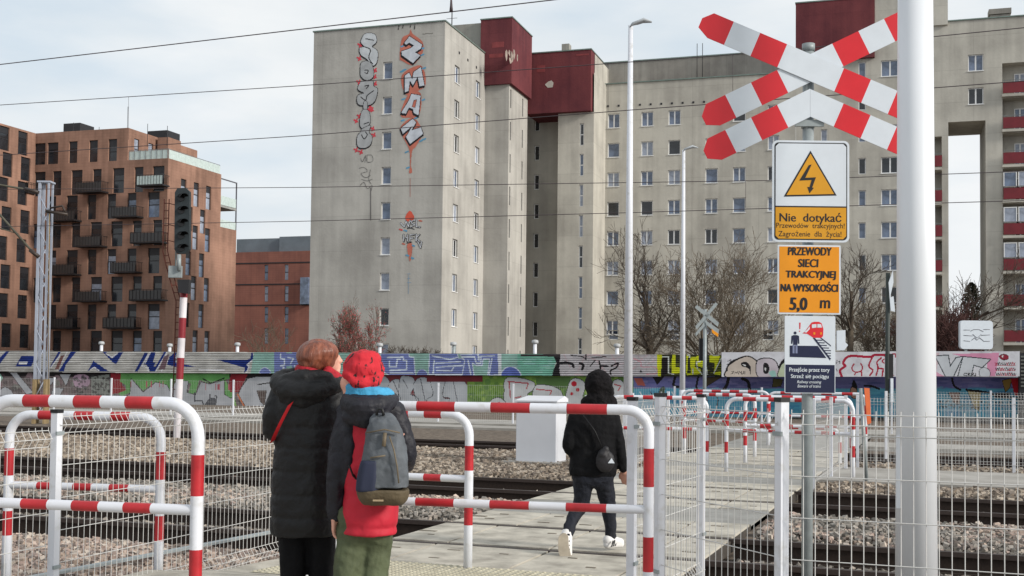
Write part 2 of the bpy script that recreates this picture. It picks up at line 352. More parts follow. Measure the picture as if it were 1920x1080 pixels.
# ============================================================ BARRIERS
def barrier(o, e, H, label, n=3, r=.03, rails=(.52,), base=0.0, rc=.17, cat='barrier', group='red and white tube barriers', leftbase=None):
    o = Vector(o); e = Vector(e); d = e-o; Ln = d.length; th = math.atan2(d.y, d.x)
    t = empty('tube_barrier', (o.x, o.y, base), th, label, cat, group)
    pts = [(0, -.1)]; 
    for k in range(9): a = math.pi-k*math.pi/16; pts.append((rc+rc*math.cos(a), H-rc+rc*math.sin(a)))
    for k in range(9): a = math.pi/2-k*math.pi/16; pts.append((Ln-rc+rc*math.cos(a), H-rc+rc*math.sin(a)))
    pts.append((Ln, -.1))
    S = [0]
    for a, c in zip(pts, pts[1:]): S.append(S[-1]+math.hypot(c[0]-a[0], c[1]-a[1]))
    tot = S[-1]; leg = H-rc+.1; arc = math.pi/2*rc; top = Ln-2*rc
    reds = [(leg-.30+.02, leg-.08), (leg-.72+.0, leg-.54)]; reds += [(tot-bb, tot-aa) for aa, bb in reds]
    P = top/n
    for k in range(n): c = leg+arc+P*(k+.5); reds.append((c-P*.26, c+P*.26))
    cut = sorted(set(S+[v for ab in reds for v in ab])); Q = []
    for c in cut:
        i = max(0, min(len(S)-2, sum(1 for s_ in S if s_ <= c)-1)); f = (c-S[i])/(S[i+1]-S[i]); Q.append((pts[i][0]*(1-f)+pts[i+1][0]*f, 0, pts[i][1]*(1-f)+pts[i+1][1]*f))
    mi = [1 if any(a-1e-6 <= (c1+c2)/2 <= bb for a, bb in reds) else 0 for c1, c2 in zip(cut, cut[1:])]
    b = MB(); b.tube(Q, r, 14, mi); b.build('frame', [M_white, M_red], t)
    for dz in rails:
        z = H-dz; xs_ = [0.0]; mi = []
        for k in range(n):
            c = rc+P*(k+.5); xs_ += [c-P*.26, c+P*.26]; mi += [0, 1]
        xs_.append(Ln); mi.append(0)
        b = MB(); b.tube([(x, 0, z) for x in xs_], r*.82, 12, mi, caps=False); b.build('rail', [M_white, M_red], t)
    return t
barrier(DZ(-30, 758, 6.0).xy.to_3d(), DZ(373, 758, 5.75).xy.to_3d(), 1.245, 'nearest red and white barrier at the bottom left, its top rail the thickest', 3, .032, base=.17)
barrier(DZ(19, 785, 8.7).xy.to_3d(), DZ(303, 787, 8.5).xy.to_3d(), 1.235, 'red and white barrier seen through the nearest one, behind the left mesh fence', 3, .034)
barrier(DZ(578, 765, 6.55).xy.to_3d(), DZ(1217, 775, 6.15).xy.to_3d(), 1.225, 'long red and white barrier reaching from behind the two people to the white posts', 4, .028, base=.17, rc=.12)
ga = G(877, 1066); barrier(ga+Vector((-1.22, -.02, 0)), ga, 1.24, 'red and white barrier with its leg on the slabs right of the backpack', 3, .036)
gb = G(1325, 882); barrier(gb+Vector((-1.62, -.25, 0)), gb, 1.2, 'red and white barrier behind the hooded man, right of his head', 4, .035)
gc = G(1362, 884); barrier(gc, gc+Vector((2.02, -.12, 0)), 1.2, 'wide red and white barrier standing behind the grey sign pole', 4, .035)
gh = G(1397, 867); barrier(gh, G(1597, 872), 1.2, 'red and white barrier directly behind the wide one near the sign pole', 4, .035)
ge = G(1283, 851); barrier(ge, G(1415, 856), 1.2, 'red and white barrier beside the second white lamp post', 4, .035)
gf = G(1442, 829); barrier(gf+Vector((-2.1, 0, 0)), gf, 1.2, 'farthest red and white barrier on the left side of the maze', 4, .035)
barrier(gf+Vector((.15, -1.2, 0)), gf+Vector((2.3, -1.2, 0)), 1.2, 'farthest red and white barrier on the right side, behind the navy sign bottom', 4, .035)
barrier(gh+Vector((-.15, .9, 0)), gh+Vector((1.6, .9, 0)), .62, 'low red and white hoop standing inside the barrier maze', 3, .03, rails=())

# ============================================================ MESH FENCES
def mesh_panel(Ln, z0, z1, r=.0025, step=.05, hstep=.2, fold=True):
    b = MB(); n = int(round(Ln/step)); prof = []
    zs = [z1]
    if fold:
        prof = [(z1+.02, 0), (z1, 0), (z1-.05, -.03), (z1-.10, 0), (z0+.10, 0), (z0+.05, -.03), (z0, 0), (z0-.02, 0)]
        hz = [(z1, 0), (z1-.05, -.03), (z1-.10, 0), (z0+.10, 0), (z0+.05, -.03), (z0, 0)]
    else: prof = [(z1+.02, 0), (z0-.02, 0)]; hz = [(z1, 0), (z0, 0)]
    z = z1-.30
    while z > z0+.15: hz.append((z, 0)); z -= hstep
    for i in range(n+1): b.tube([(i*Ln/n, y, z) for z, y in prof], r, 4, caps=False, smooth=False)
    for z, y in hz: b.tube([(0, y-r*1.6, z), (Ln, y-r*1.6, z)], r*1.1, 4, caps=False, smooth=False)
    return b
def fence(A, Bp, base, z1, label, posts=(0, 1), r=.0023, step=.056, z0=.06, pw=.025, cap=True, cat='fence', group='white welded mesh fences', post_top=.06, fold=True):
    A = Vector(A); Bp = Vector(Bp); d = Bp-A; Ln = d.length; t = empty('mesh_fence', (A.x, A.y, base), math.atan2(d.y, d.x), label, cat, group)
    mesh_panel(Ln, z0, z1, r, step, fold=fold).build('mesh_panel', M_wire, t)
    for p in posts:
        x = p*Ln; b = MB(); b.box(x-pw, x+pw, -pw, pw, -.15, z1+post_top); po = b.build('post', M_white, t, bevel=.003)
        if cap:
            c = MB(); c.box(x-pw-.003, x+pw+.003, -pw-.003, pw+.003, z1+post_top-.005, z1+post_top+.017); c.build('cap', M_black, po)
            for zz in (z1-.11, .35):
                k = MB(); k.box(x-pw-.008, x+pw+.008, -pw-.008, -pw+.004, zz, zz+.022); k.build('clamp', M_galv, po)
    return t
V3 = lambda x, y: Vector((x, y, 0))
fence(V3(-5.17, 5.82), V3(-5.26, 9.1), 0, 1.28, 'white mesh fence along the left edge of the path, reaching behind the woman', (0, .97), cap=True, post_top=.03)
fence(V3(-5.1, 2.6), V3(-5.16, 5.74), -.08, 1.28, 'white mesh fence at the far bottom left, left of the square post', (), post_top=.03)
fence(V3(-1.78, 6.83), V3(-1.66, 8.3), .1, 1.27, 'short white mesh fence beside the path, behind the long barrier end', (0, 1), pw=.025)
fence(V3(-1.56, 6.62), V3(-.77, 5.83), .1, 1.30, 'white mesh fence turned diagonally between two capped posts left of the grey sign pole', (0, 1), pw=.025)
fence(V3(-.72, 5.8), V3(1.9, 5.8), .1, 1.30, 'white mesh fence in front of the big white pole, at the bottom right', ())
fence(V3(-1.55, 21.75), V3(6.2, 21.75), 0, 1.2, 'white mesh fence behind the concrete walkway on the right', (0, .33, .66, 1), r=.0024, cap=False)
fence(V3(-1.2, 24.5), V3(12, 27.9), 0, 1.25, 'white mesh fence further back on the right, slanting away', (0, .2, .4, .6, .8, 1), r=.0024, cap=False)
fence(V3(-1.86, 17.5), V3(-1.7, 21.1), 0, 1.2, 'white mesh fence along the right edge of the path near the maze', (0, .5, 1), r=.0015, cap=False)
fence(V3(-5.2, 17.2), V3(-5.15, 22.5), 0, 1.2, 'white mesh fence along the left edge of the path past the second track', (0, .5, 1), r=.0024, cap=False)
fence(V3(-42.5, 33.6), V3(-5, 33.6), 0, 1.2, 'long white mesh fence in front of the graffiti wall, left of the path', tuple(i/15 for i in range(16)), r=.0016, step=.07, cap=False, fold=False)
fence(V3(-1.5, 33.6), V3(13.5, 33.6), 0, 1.2, 'long white mesh fence in front of the graffiti wall, right of the path', tuple(i/6 for i in range(7)), r=.0016, step=.07, cap=False, fold=False)
# ============================================================ SIGNS AND POLES
TH = R(20.5)
M_signw = mat('sign_white', C(205, 212, 220), .4, var=.03, vs=8); M_signr = mat('sign_red', (.62, .02, .03, 1), .35, var=.05, vs=5)
M_amber = mat('sign_amber', C(206, 146, 26), .45, var=.04, vs=6); M_orange = mat('sign_orange', C(222, 142, 16), .45, var=.04, vs=6)
M_navy = mat('sign_navy', C(24, 30, 62), .45, var=.06, vs=6); M_sblack = mat('sign_black', C(26, 26, 30), .5, var=.05)
SO = DZ(1518, 700, 6.5); SO.z = .1
def S(x, y): return PL(x, y, SO, TH)
sx0, _ = S(1517, 1070)
t = empty('crossing_sign_post', tuple(SO), TH, 'grey steel pole carrying the red and white crossing cross and four signs', 'sign post')
b = MB(); zt = S(1520, 82)[1]; b.tube([(S(1517.5, 1100)[0], .05, -.2), (S(1518, 700)[0], .05, S(1518, 700)[1]), (S(1520, 90)[0], .05, zt)], .031, 16); b.build('pole', M_galv, t)
b = MB(); b.tube([(S(1520, 90)[0], .05, zt-.03), (S(1520, 90)[0], .05, zt+.012)], .036, 16); b.build('cap', M_galv, t)
def brackets(ys, w, y0=.008):
    for yy in ys:
        x, z = S(1519, yy); b = MB(); b.box(x-w/2, x+w/2, y0, y0+.018, z-.018, z+.018); b.tube([(x, .05, z-.02), (x, .05, z+.02)], .038, 12); b.build('bracket', M_galv, t)
brackets([110, 230, 300, 420, 480, 560, 620, 700], .16)
c0 = S(1519, 128)
def arm(cx, cz, ang, y, half, hw=.071, one=0, name='cross_arm'):
    u = Vector((math.cos(ang), 0, math.sin(ang))); v = Vector((-math.sin(ang), 0, math.cos(ang))); q = Vector((cx, y, cz))
    cuts = [-half, -.495, -.335, -.172, .172, .335, .495, half] if not one else [0, .172, .335, .495, half]
    colr = [1, 0, 1, 0, 1, 0, 1] if not one else [0, 1, 0, 1]
    for k, (a, c) in enumerate(zip(cuts, cuts[1:])):
        P = []
        if k == 0 and not one: P = [q+u*(a+.07)-v*hw, q+u*c-v*hw, q+u*c+v*hw, q+u*(a+.05)+v*hw, q+u*a+v*.02, q+u*a-v*.035]
        elif c == half: P = [q+u*a-v*hw, q+u*(c-.07)-v*hw, q+u*c-v*.03, q+u*c+v*.02, q+u*(c-.05)+v*hw, q+u*a+v*hw]
        elif k == 0: P = [q-v*0+Vector((0, 0, -hw/math.cos(ang))), q+u*c-v*hw, q+u*c+v*hw, q+Vector((0, 0, hw/math.cos(ang)))]
        else: P = [q+u*a-v*hw, q+u*c-v*hw, q+u*c+v*hw, q+u*a+v*hw]
        arm.parts.append((P, colr[k]))
    b = MB()
    for P, ci in arm.parts:
        n = len(P); b.add([tuple(p) for p in P]+[(p.x, p.y+.006, p.z) for p in P], [tuple(range(n)), tuple(range(2*n-1, n-1, -1))]+[(i, i+n, (i+1) % n+n, (i+1) % n) for i in range(n)], ci)
    arm.parts = []; b.build(name, [M_signw, M_signr], t)
arm.parts = []
arm(c0[0], c0[1], -math.atan(.415), -.012, .665); arm(c0[0]+.0, c0[1]+.0, math.atan(.495), -.003, .665)
c1 = S(1519, 193)
arm(c1[0], c1[1], -math.atan(.425), -.004, .655, one=1, name='lower_arm')
def mir():   # left half of the lower chevron
    ang = math.pi+math.atan(.50); u = Vector((math.cos(ang), 0, math.sin(ang))); v = Vector((-math.sin(ang), 0, math.cos(ang))); q = Vector((c1[0], -.004, c1[1])); hw = .071
    cuts = [0, .172, .335, .495, .655]; b = MB()
    for k, (a, c) in enumerate(zip(cuts, cuts[1:])):
        if k == 0: P = [q+Vector((-.001, 0, -hw/math.cos(math.atan(.5)))), q+u*c+v*hw, q+u*c-v*hw, q+Vector((-.001, 0, hw/math.cos(math.atan(.5))))]
        elif k == 3: P = [q+u*a+v*hw, q+u*(c-.07)+v*hw, q+u*c+v*.03, q+u*c-v*.02, q+u*(c-.05)-v*hw, q+u*a-v*hw]
        else: P = [q+u*a+v*hw, q+u*c+v*hw, q+u*c-v*hw, q+u*a-v*hw]
        P = P[::-1]; n = len(P); b.add([tuple(p) for p in P]+[(p.x, p.y+.006, p.z) for p in P], [tuple(range(n)), tuple(range(2*n-1, n-1, -1))]+[(i, i+n, (i+1) % n+n, (i+1) % n) for i in range(n)], [0, 1, 0, 1][k])
    b.build('lower_arm', [M_signw, M_signr], t)
mir()
def rrect(x0, x1, z0, z1, r, k=5):
    P = []
    for cx, cz, a0 in ((x1-r, z0+r, -90), (x1-r, z1-r, 0), (x0+r, z1-r, 90), (x0+r, z0+r, 180)):
        for i in range(k+1): a = R(a0+90*i/k); P.append((cx+r*math.cos(a), cz+r*math.sin(a)))
    return P
def layer(poly, y, th, m, name, par): b = MB(); b.prism(poly, y, y+th); return b.build(name, m, par)
# warning sign
x0, z1 = S(1448, 263); x1, z0 = S(1592, 455); zb = S(1520, 388)[1]
ws = empty('warning_sign_plate', (0, 0, 0)); ws.parent = t; ws['label'] = 'white and amber sign with a lightning triangle, reading Nie dotykać'
layer(rrect(x0, x1, z0, z1, .03), -.004, .008, M_signw, 'plate', ws)
layer(rrect(x0+.012, x1-.012, z0+.012, z1-.012, .022), -.0055, .0012, M_sblack, 'border', ws)
layer([(x0+.018, zb+.004), (x1-.018, zb+.004), (x1-.018, z1-.035), (x1-.035, z1-.018), (x0+.035, z1-.018), (x0+.018, z1-.035)], -.0072, .0014, M_signw, 'upper_field', ws)
layer([(x0+.018, z0+.035), (x0+.035, z0+.018), (x1-.035, z0+.018), (x1-.018, z0+.035), (x1-.018, zb-.004), (x0+.018, zb-.004)], -.0072, .0014, M_amber, 'lower_field', ws)
tr = [S(1469, 369), S(1568, 367), S(1519, 283)]; cx_ = sum(p[0] for p in tr)/3; cz_ = sum(p[1] for p in tr)/3
layer(tr, -.0085, .0012, M_sblack, 'triangle_border', ws); layer([(cx_+(p[0]-cx_)*.9, cz_+(p[1]-cz_)*.9) for p in tr], -.0098, .0012, M_amber, 'triangle', ws)
bolt = [(1516, 310), (1521, 309), (1509, 334), (1529, 333), (1522, 352), (1525, 353), (1517, 363), (1513, 351), (1517, 351.5), (1521, 338), (1498, 339)]
layer([S(*p) for p in bolt][::-1], -.0112, .0013, M_sblack, 'lightning_bolt', ws)
def tx(s, xa, xb, ya, yb, m, par, y=-.0082, **k):
    a = S(xa, (ya+yb)/2); c = S(xb, (ya+yb)/2); h = S(xa, ya)[1]-S(xa, yb)[1]; text(s, (a[0]+c[0])/2, (a[1]+c[1])/2, c[0]-a[0], h, y, m, par, **k)
tx('Nie  dotykać', 1461, 1577, 399, 421, M_sblack, ws, bold=.02); tx('Przewodów  trakcyjnych!', 1455, 1583, 418.5, 431, M_sblack, ws); tx('Zagrożenie  dla  życia!', 1459, 1577, 433, 447, M_sblack, ws)
x0, z1 = S(1458, 459); x1, z0 = S(1576, 590)
os_ = empty('height_sign_plate'); os_.parent = t; os_['label'] = 'orange sign with white rim reading PRZEWODY SIECI TRAKCYJNEJ NA WYSOKOŚCI 5,0 m'
layer(rrect(x0, x1, z0, z1, .006), -.003, .008, M_signw, 'plate', os_); layer([(x0+.009, z0+.009), (x1-.009, z0+.009), (x1-.009, z1-.009), (x0+.009, z1-.009)], -.0046, .0014, M_orange, 'field', os_)
for s, xa, xb, ya, yb in [('PRZEWODY', 1477, 1559, 464, 479), ('SIECI', 1496, 1534, 486, 501), ('TRAKCYJNEJ', 1473, 1567, 508, 525), ('NA WYSOKOŚCI', 1463, 1571, 528, 547), ('5,0', 1480, 1513, 558, 585), ('m', 1537, 1556, 563, 578)]:
    tx(s, xa, xb, ya, yb, M_sblack, os_, -.0062, bold=.055, shear=.06)
x0, z1 = S(1471.5, 592); x1, z0 = S(1566, 738); zb = S(1519, 684)[1]
ns = empty('train_sign_plate'); ns.parent = t; ns['label'] = 'white and navy sign with a red train, reading Przejście przez tory Strzeż się pociągu'
layer(rrect(x0, x1, z0, z1, .006), -.002, .007, M_signw, 'plate', ns); layer([(x0+.004, z0+.004), (x1-.004, z0+.004), (x1-.004, zb), (x0+.004, zb)], -.0034, .0012, M_navy, 'lower_field', ns)
# pictogram, drawn from a 1080 px enlargement of (1440..1620, 580..760)
def q(*P): return [S(1440+a/6, 580+b_/6) for a, b_ in P][::-1]
def ly(P, y, m, nm): layer(P if True else P, y, .001, m, nm, ns)
ly(q((243, 408), (560, 412), (655, 548), (243, 535)), -.0032, M_navy, 'platform_mark')
ly(q((503, 322), (528, 322), (702, 552), (697, 575)), -.0032, M_navy, 'rail_mark'); ly(q((585, 322), (603, 322), (706, 405), (706, 418)), -.0032, M_navy, 'rail_mark')
for i in range(8):
    f = i/7; xa = 535+f*150; ya = 345+f*205; xb = min(706, 612+f*170); yb = ya+6
    ly(q((xa, ya-5), (xb, yb-8), (xb, yb+2), (xa+4, ya+5)), -.0034, M_navy, 'sleeper_mark')
ly(q((386, 270), (420, 245), (455, 195), (490, 148), (520, 140), (570, 140), (600, 155), (622, 220), (618, 300), (600, 320), (510, 320), (440, 275)), -.0032, M_signr, 'train_mark')
ly(q((492, 170), (543, 166), (543, 205), (492, 212)), -.0044, M_signw, 'train_window'); ly(q((553, 166), (592, 166), (606, 205), (553, 206)), -.0044, M_signw, 'train_window'); ly(q((405, 258), (440, 228), (466, 190), (468, 222), (430, 262)), -.0044, M_signw, 'train_window')
ly(q((508, 258), (530, 258), (530, 284), (508, 284)), -.0044, M_orange, 'train_lamp'); ly(q((584, 258), (604, 258), (604, 284), (584, 284)), -.0044, M_orange, 'train_lamp')
ly(q((350, 150), (366, 150), (362, 222), (352, 222)), -.0032, M_signr, 'exclamation_mark'); ly(q((349, 240), (361, 240), (361, 252), (349, 252)), -.0032, M_signr, 'exclamation_mark')
ly(q((262, 300), (285, 290), (325, 290), (348, 300), (352, 385), (338, 390), (332, 330), (330, 400), (282, 400), (280, 330), (272, 390), (258, 385)), -.0032, M_navy, 'figure_mark')
ly(q(*[(304+17*math.cos(a*.5236), 266+17*math.sin(a*.5236)) for a in range(12)]), -.0032, M_navy, 'figure_head_mark')
for xa in (275, 308): ly(q((xa, 400), (xa+22, 400), (xa+22, 495), (xa, 495)), -.0042, mat('sign_greyblue', C(120, 128, 160), .5), 'figure_leg_mark')
def tn(s, xa, xb, ya, yb, **k): tx(s, 1440+xa/6, 1440+xb/6, 580+ya/6, 580+yb/6, M_signw, ns, -.0046, **k)
tn('Przejście przez tory', 238, 690, 652, 716, bold=.02); tn('Strzeż się pociągu', 255, 678, 728, 788, bold=.02); tn('Railway crossing', 325, 598, 800, 842, shear=.25, bold=.01); tn('Beware of trains', 330, 592, 846, 880, shear=.25, bold=.01)
# big white pole
po = DZ(1717.5, 700, 6.0); po.z = .1
t = empty('white_mast', tuple(po), 0, 'thick white tapered pole running out of the top of the picture', 'pole')
b = MB(); b.tube([(0, 0, -.1), (0, 0, 4.2)], [.106, .083], 40); b.build('shaft', mat('mast_paint', C(216, 219, 224), .45, var=.04, vs=2.5, stretch=(1, 1, .3)), t)
a = DZ(1677, 880, 5.97); b = MB(); b.box(.0, .05, -.02, .04, -.2, .17); o = b.build('door_edge', MATS['mast_paint'], t, bevel=.008); o.location = (a.x-po.x+.008, a.y-po.y, a.z-.1)
# street lamps
def lamp(xt, yt, xb, dep, rt, rb, arm_, label, yb=700):
    top = DZ(xt, yt, dep); base = DZ(xb, 740, dep); t = empty('street_lamp', (base.x, base.y, 0), TH, label, 'street lamp', 'white street lamps'); H = top.z
    b = MB(); b.tube([(0, 0, 0), (0, 0, 1.15)], rb*1.12, 20); b.tube([(0, 0, 1.15), (0, 0, H)], [rb, rt], 20); b.build('pole', M_white, t)
    hd = MB(); hd.tube([(-.02, 0, H-.05), (.04, 0, H+.03), (.14, 0, H+.06), (arm_*.6, 0, H+.10), (arm_, 0, H+.07)], [rt*1.1, rt*1.5, .085, .10, .03], 12, flat=.45); hd.build('lamp_head', mat('lamp_grey', C(170, 175, 180), .5), t)
    return t
lamp(1184.5, 40, 1177.5, 22, .045, .085, .40, 'nearer and taller white street lamp, left of the red and white cross')
lamp(1284.5, 278, 1279.5, 34, .045, .08, .42, 'farther white street lamp with a flat head, right of the taller one')
# cabinet
c = G(1040, 866); t = empty('cabinet', (c.x-.38, c.y+.35, 0), 0, 'white trackside cabinet with sloped lid, between the tracks', 'cabinet')
hz = .5; b = MB(); b.box(-.385, .385, -.3, .3, -.1, 1.06); b.build('body', M_clean, t, bevel=.01)
b = MB(); b.add([(-.41, -.33, 1.063), (.41, -.33, 1.063), (.41, .33, 1.063), (-.41, .33, 1.063), (-.41, -.33, 1.09), (.41, -.33, 1.09), (.36, .28, 1.17), (-.36, .28, 1.17), (.41, .33, 1.12), (-.41, .33, 1.12)],
      [(0, 3, 2, 1), (0, 1, 5, 4), (4, 5, 6, 7), (1, 2, 8, 6, 5), (3, 0, 4, 7, 9), (2, 3, 9, 8), (6, 8, 9, 7)]); b.build('lid', M_clean, t)
b = MB(); b.box(-.6, .5, -.5, .45, -.14, -.01); b.build('plinth', MATS['walk_concrete'], t)
# lattice catenary mast at the left
base = DZ(79, 740, 35); base.z = 0; t = empty('catenary_mast', tuple(base), TH, 'grey lattice catenary mast with rusty foot at the left', 'mast')
Hm = DZ(82, 340, 35).z; M_mast = mat('mast_steel', C(168, 174, 188), .5, .2, var=.12, vs=1.2); M_rust = mat('mast_rust', C(150, 130, 96), .8, var=.2, vs=3)
b = MB()
for sx in (-.15, .10):
    for sy in (-.15, .15): b.box(sx-(.055 if sx < 0 else .025), sx+.025, sy-.03, sy+.03, 1.25, Hm)
z = .2; k = 0
b.build('chords', M_mast, t)
b = MB(); b.box(-.225, -.145, -.18, .18, -.2, 1.249); b.box(.1, .15, -.18, .18, -.2, 1.249); b.build('foot', M_rust, t)
b = MB()
while z < Hm-.5:
    s_ = 1 if k % 2 else -1; b.tube([(-.15, -.16, z if s_ > 0 else z+.5), (.11, -.16, z+.5 if s_ > 0 else z)], .016, 5); b.tube([(-.15, .16, z if s_ < 0 else z+.5), (.11, .16, z+.5 if s_ < 0 else z)], .016, 5); z += .5; k += 1
b.box(-.24, .16, -.2, .2, Hm-.02, Hm+.03); b.build('lattice', M_mast, t)
b = MB(); pl = lambda x, y: (PL(x, y, base, TH)[0], -.22, PL(x, y, base, TH)[1])
b.tube([pl(-60, 335), pl(0, 348), pl(72, 360)], .03, 8); b.tube([pl(-80, 300), pl(0, 398), pl(60, 466), pl(78, 482)], .035, 8); b.tube([pl(-30, 424), pl(0, 428), pl(40, 440)], .018, 6); b.build('cantilever', mat('rail_dark', C(84, 82, 70), .7, var=.2), t)
b = MB(); b.tube([pl(52, 356), pl(78, 363)], .055, 8); b.tube([pl(62, 470), pl(78, 483)], .06, 8); b.tube([pl(92, 398), pl(132, 404)], .05, 6); b.tube([pl(100, 392), pl(122, 388), pl(128, 400)], .03, 6); b.build('insulator', mat('insul', C(58, 48, 42), .5), t)
b = MB(); b.tube([pl(98, 400), pl(96, 740)], .012, 5); b.build('cable', M_rust, t)
# signal
base = DZ(335, 748, 28); base.z = 0; t = empty('railway_signal', tuple(base), TH, 'railway signal, five black hooded lamps on a red and white mast', 'railway signal')
pl = lambda x, y, yy=0: (PL(x, y, base, TH)[0], yy, PL(x, y, base, TH)[1])
b = MB(); ysg = [860, 780, 741, 711, 671, 634, 596, 558, 530]; b.tube([pl(335+(745-y)*.05, y) for y in ysg], [.085]*9, 14, [0, 0, 0, 1, 0, 1, 0, 1]); 
b.build('mast', [mat('signal_white', C(222, 216, 220), .5, var=.1), mat('signal_red', C(140, 38, 48), .5, var=.1)], t)
b = MB(); P = [(330, 362), (334, 355), (350, 353), (357, 360), (357, 468), (350, 476), (334, 476), (329, 468)]; b.prism([(pl(x, y)[0], pl(x, y)[2]) for x, y in P][::-1], -.1, .06); b.build('head', mat('signal_black', C(42, 50, 54), .6, var=.1), t)
for k in range(5):
    y = 372+23.5*k; b = MB(); a = pl(342, y, -.1); b.tube([a, (a[0], -.13, a[2])], .085, 14); vz = MB()
    for i in range(7):
        g1, g2 = R(15+i*22), R(15+(i+1)*22); A = (a[0]+.1*math.cos(g1), a[2]+.1*math.sin(g1)); Bq = (a[0]+.1*math.cos(g2), a[2]+.1*math.sin(g2))
        vz.add([(A[0], -.1, A[1]), (Bq[0], -.1, Bq[1]), (Bq[0]+.14, -.32, Bq[1]-.02), (A[0]+.14, -.32, A[1]-.02)], [(0, 1, 2, 3), (3, 2, 1, 0)])
    l = b.build('lens', mat('lens_dark', C(30, 28, 30), .25), t); vz.build('visor', M_black, t)
b = MB(); b.box(pl(328, 0)[0], pl(352, 0)[0], -.05, .05, pl(0, 517)[2]+.0, pl(0, 495)[2]); b.tube([pl(330, 365, .1), pl(327, 510, .1)], .02, 6); b.tube([pl(338, 478, -.1), pl(338, 508, -.1)], .05, 8); b.build('bracket', M_galv, t)
b = MB(); P = [(339, 526), (361, 526), (359, 552), (341, 550)]; b.prism([(pl(x, y)[0], pl(x, y)[2]) for x, y in P][::-1], -.3, -.1); b.build('side_lamp', M_dark, t)
b = MB()
lp = lambda x, y: pl(x, y, .1)
for xx in (0, 9): b.tube([lp(306+xx, 372), lp(303+xx, 470), lp(310+xx, 500), lp(328+xx, 565), lp(322+xx, 750)], .014, 5)
for i in range(26): y = 380+i*14; xx = np.interp(y, [372, 470, 500, 565, 750], [306, 303, 310, 328, 322]); b.tube([lp(xx, y), lp(xx+9, y)], .01, 4)
for y in (380, 420, 450): b.tube([lp(314, y), lp(330, y+4)], .01, 4)
b.build('ladder', mat('ladder_rust', C(104, 52, 42), .8, var=.2), t)
# crossing sign seen from behind
base = DZ(1322, 735, 29); base.z = 0; t = empty('rear_crossing_sign', tuple(base), TH, 'back of a grey crossing cross on a pole, in front of the bare tree', 'sign')
pl = lambda x, y, yy=0: (PL(x, y, base, TH)[0], yy, PL(x, y, base, TH)[1])
b = MB(); b.tube([pl(1320.5, 800), pl(1322, 580)], .045, 10); b.build('pole', M_galv, t)
for P, mm in (([(1302, 577), (1306, 572), (1347, 605), (1345, 613)], 0), ([(1303, 612), (1341, 567), (1345, 571), (1306, 618)], 0), ([(1322, 601), (1347, 618), (1346, 627), (1322, 608)], 1), ([(1303, 625), (1320, 604), (1322, 610), (1304, 631)], 0)):
    b = MB(); b.prism([(pl(*p)[0], pl(*p)[2]) for p in P][::-1], -.07-.02*mm, -.05-.02*mm); b.build('cross_arm', M_galv, t)
b = MB(); P = [(1333, 617), (1346, 626), (1345, 632), (1334, 624)]; b.prism([(pl(*p)[0], pl(*p)[2]) for p in P][::-1], -.094, -.092); b.build('sticker', M_orange, t)
b = MB(); b.box(pl(1316, 0)[0], pl(1331, 0)[0], .08, .22, pl(0, 662)[2], pl(0, 620)[2]); b.build('lamp_box', M_black, t)
base = DZ(1665, 735, 30); base.z = 0; t = empty('crossing_signal', tuple(base), TH, 'dark crossing signal pole with a narrow pale board, left of the big white pole', 'crossing signal')
pl = lambda x, y, yy=0: (PL(x, y, base, TH)[0], yy, PL(x, y, base, TH)[1])
b = MB(); b.tube([pl(1663, 860), pl(1665, 512)], .055, 10); b.build('pole', mat('pole_green', C(52, 60, 58), .6), t)
b = MB(); P = [(1664, 530), (1672, 508), (1673, 530), (1666, 560)]; b.prism([(pl(*p)[0], pl(*p)[2]) for p in P][::-1], -.1, -.07); P = [(1666, 558), (1673, 556), (1676, 585), (1668, 583)]; b.prism([(pl(*p)[0], pl(*p)[2]) for p in P][::-1], -.1, -.07); b.build('board', M_signw, t)
b = MB(); b.box(pl(1662, 0)[0], pl(1673, 0)[0], -.05, .15, pl(0, 690)[2], pl(0, 645)[2]); b.build('lamp_box', M_black, t); b = MB(); b.box(pl(1667, 0)[0], pl(1672, 0)[0], -.1, -.06, pl(0, 735)[2], pl(0, 691)[2]); b.build('arm_plate', M_signw, t)
base = G(1625, 902); t = empty('leaning_post', tuple(base), TH, 'thin grey leaning post with a narrow orange board on the walkway', 'post')
pl = lambda x, y, yy=0: (PL(x, y, base, TH)[0], yy, PL(x, y, base, TH)[1])
b = MB(); b.tube([pl(1625.5, 912), pl(1614, 728)], .028, 10); b.build('post', M_galv, t)
b = MB(); P = [(1619, 727), (1629, 728), (1632, 793), (1625, 796)]; b.prism([(pl(*p)[0], pl(*p)[2]) for p in P][::-1], -.04, -.02); b.build('board', mat('board_orange', C(222, 110, 62), .6, var=.1), t)
# overhead wires
def wire(name, pts, Y, r, label, drops=()):
    t = empty(name, (0, Y, 0), 0, label, 'overhead wire', 'overhead wires'); P = [PY(x, y, Y) for x, y in pts]; a = P[0]+(P[0]-P[1])*.3; e = P[-1]+(P[-1]-P[-2])*.5
    b = MB(); b.tube([(p.x, 0, p.z) for p in [a]+P+[e]], r, 5); b.build('wire', mat('wire_dark', C(70, 60, 64), .6), t)
    for x, ya, yb in drops:
        p1, p2 = PY(x, ya, Y), PY(x, yb, Y); b = MB(); b.tube([(p1.x, 0, p1.z), (p2.x, 0, p2.z)], r*.5, 4); b.build('dropper', MATS['wire_dark'], t)
    return t
t = wire('overhead_wire', [(0, 121), (560, 55.5), (1045, -1)], 10.8, .006, 'topmost overhead wire, crossing the upper left sky')
p1, p2 = PY(846, 21, 10.8), PY(846, -10, 10.8); b = MB(); b.tube([(p1.x, 0, p1.z), (p1.x, 0, p1.z+.05), (p2.x, 0, p2.z)], [.02, .015, .006], 8); b.build('wire_clamp', MATS['wire_dark'], t)
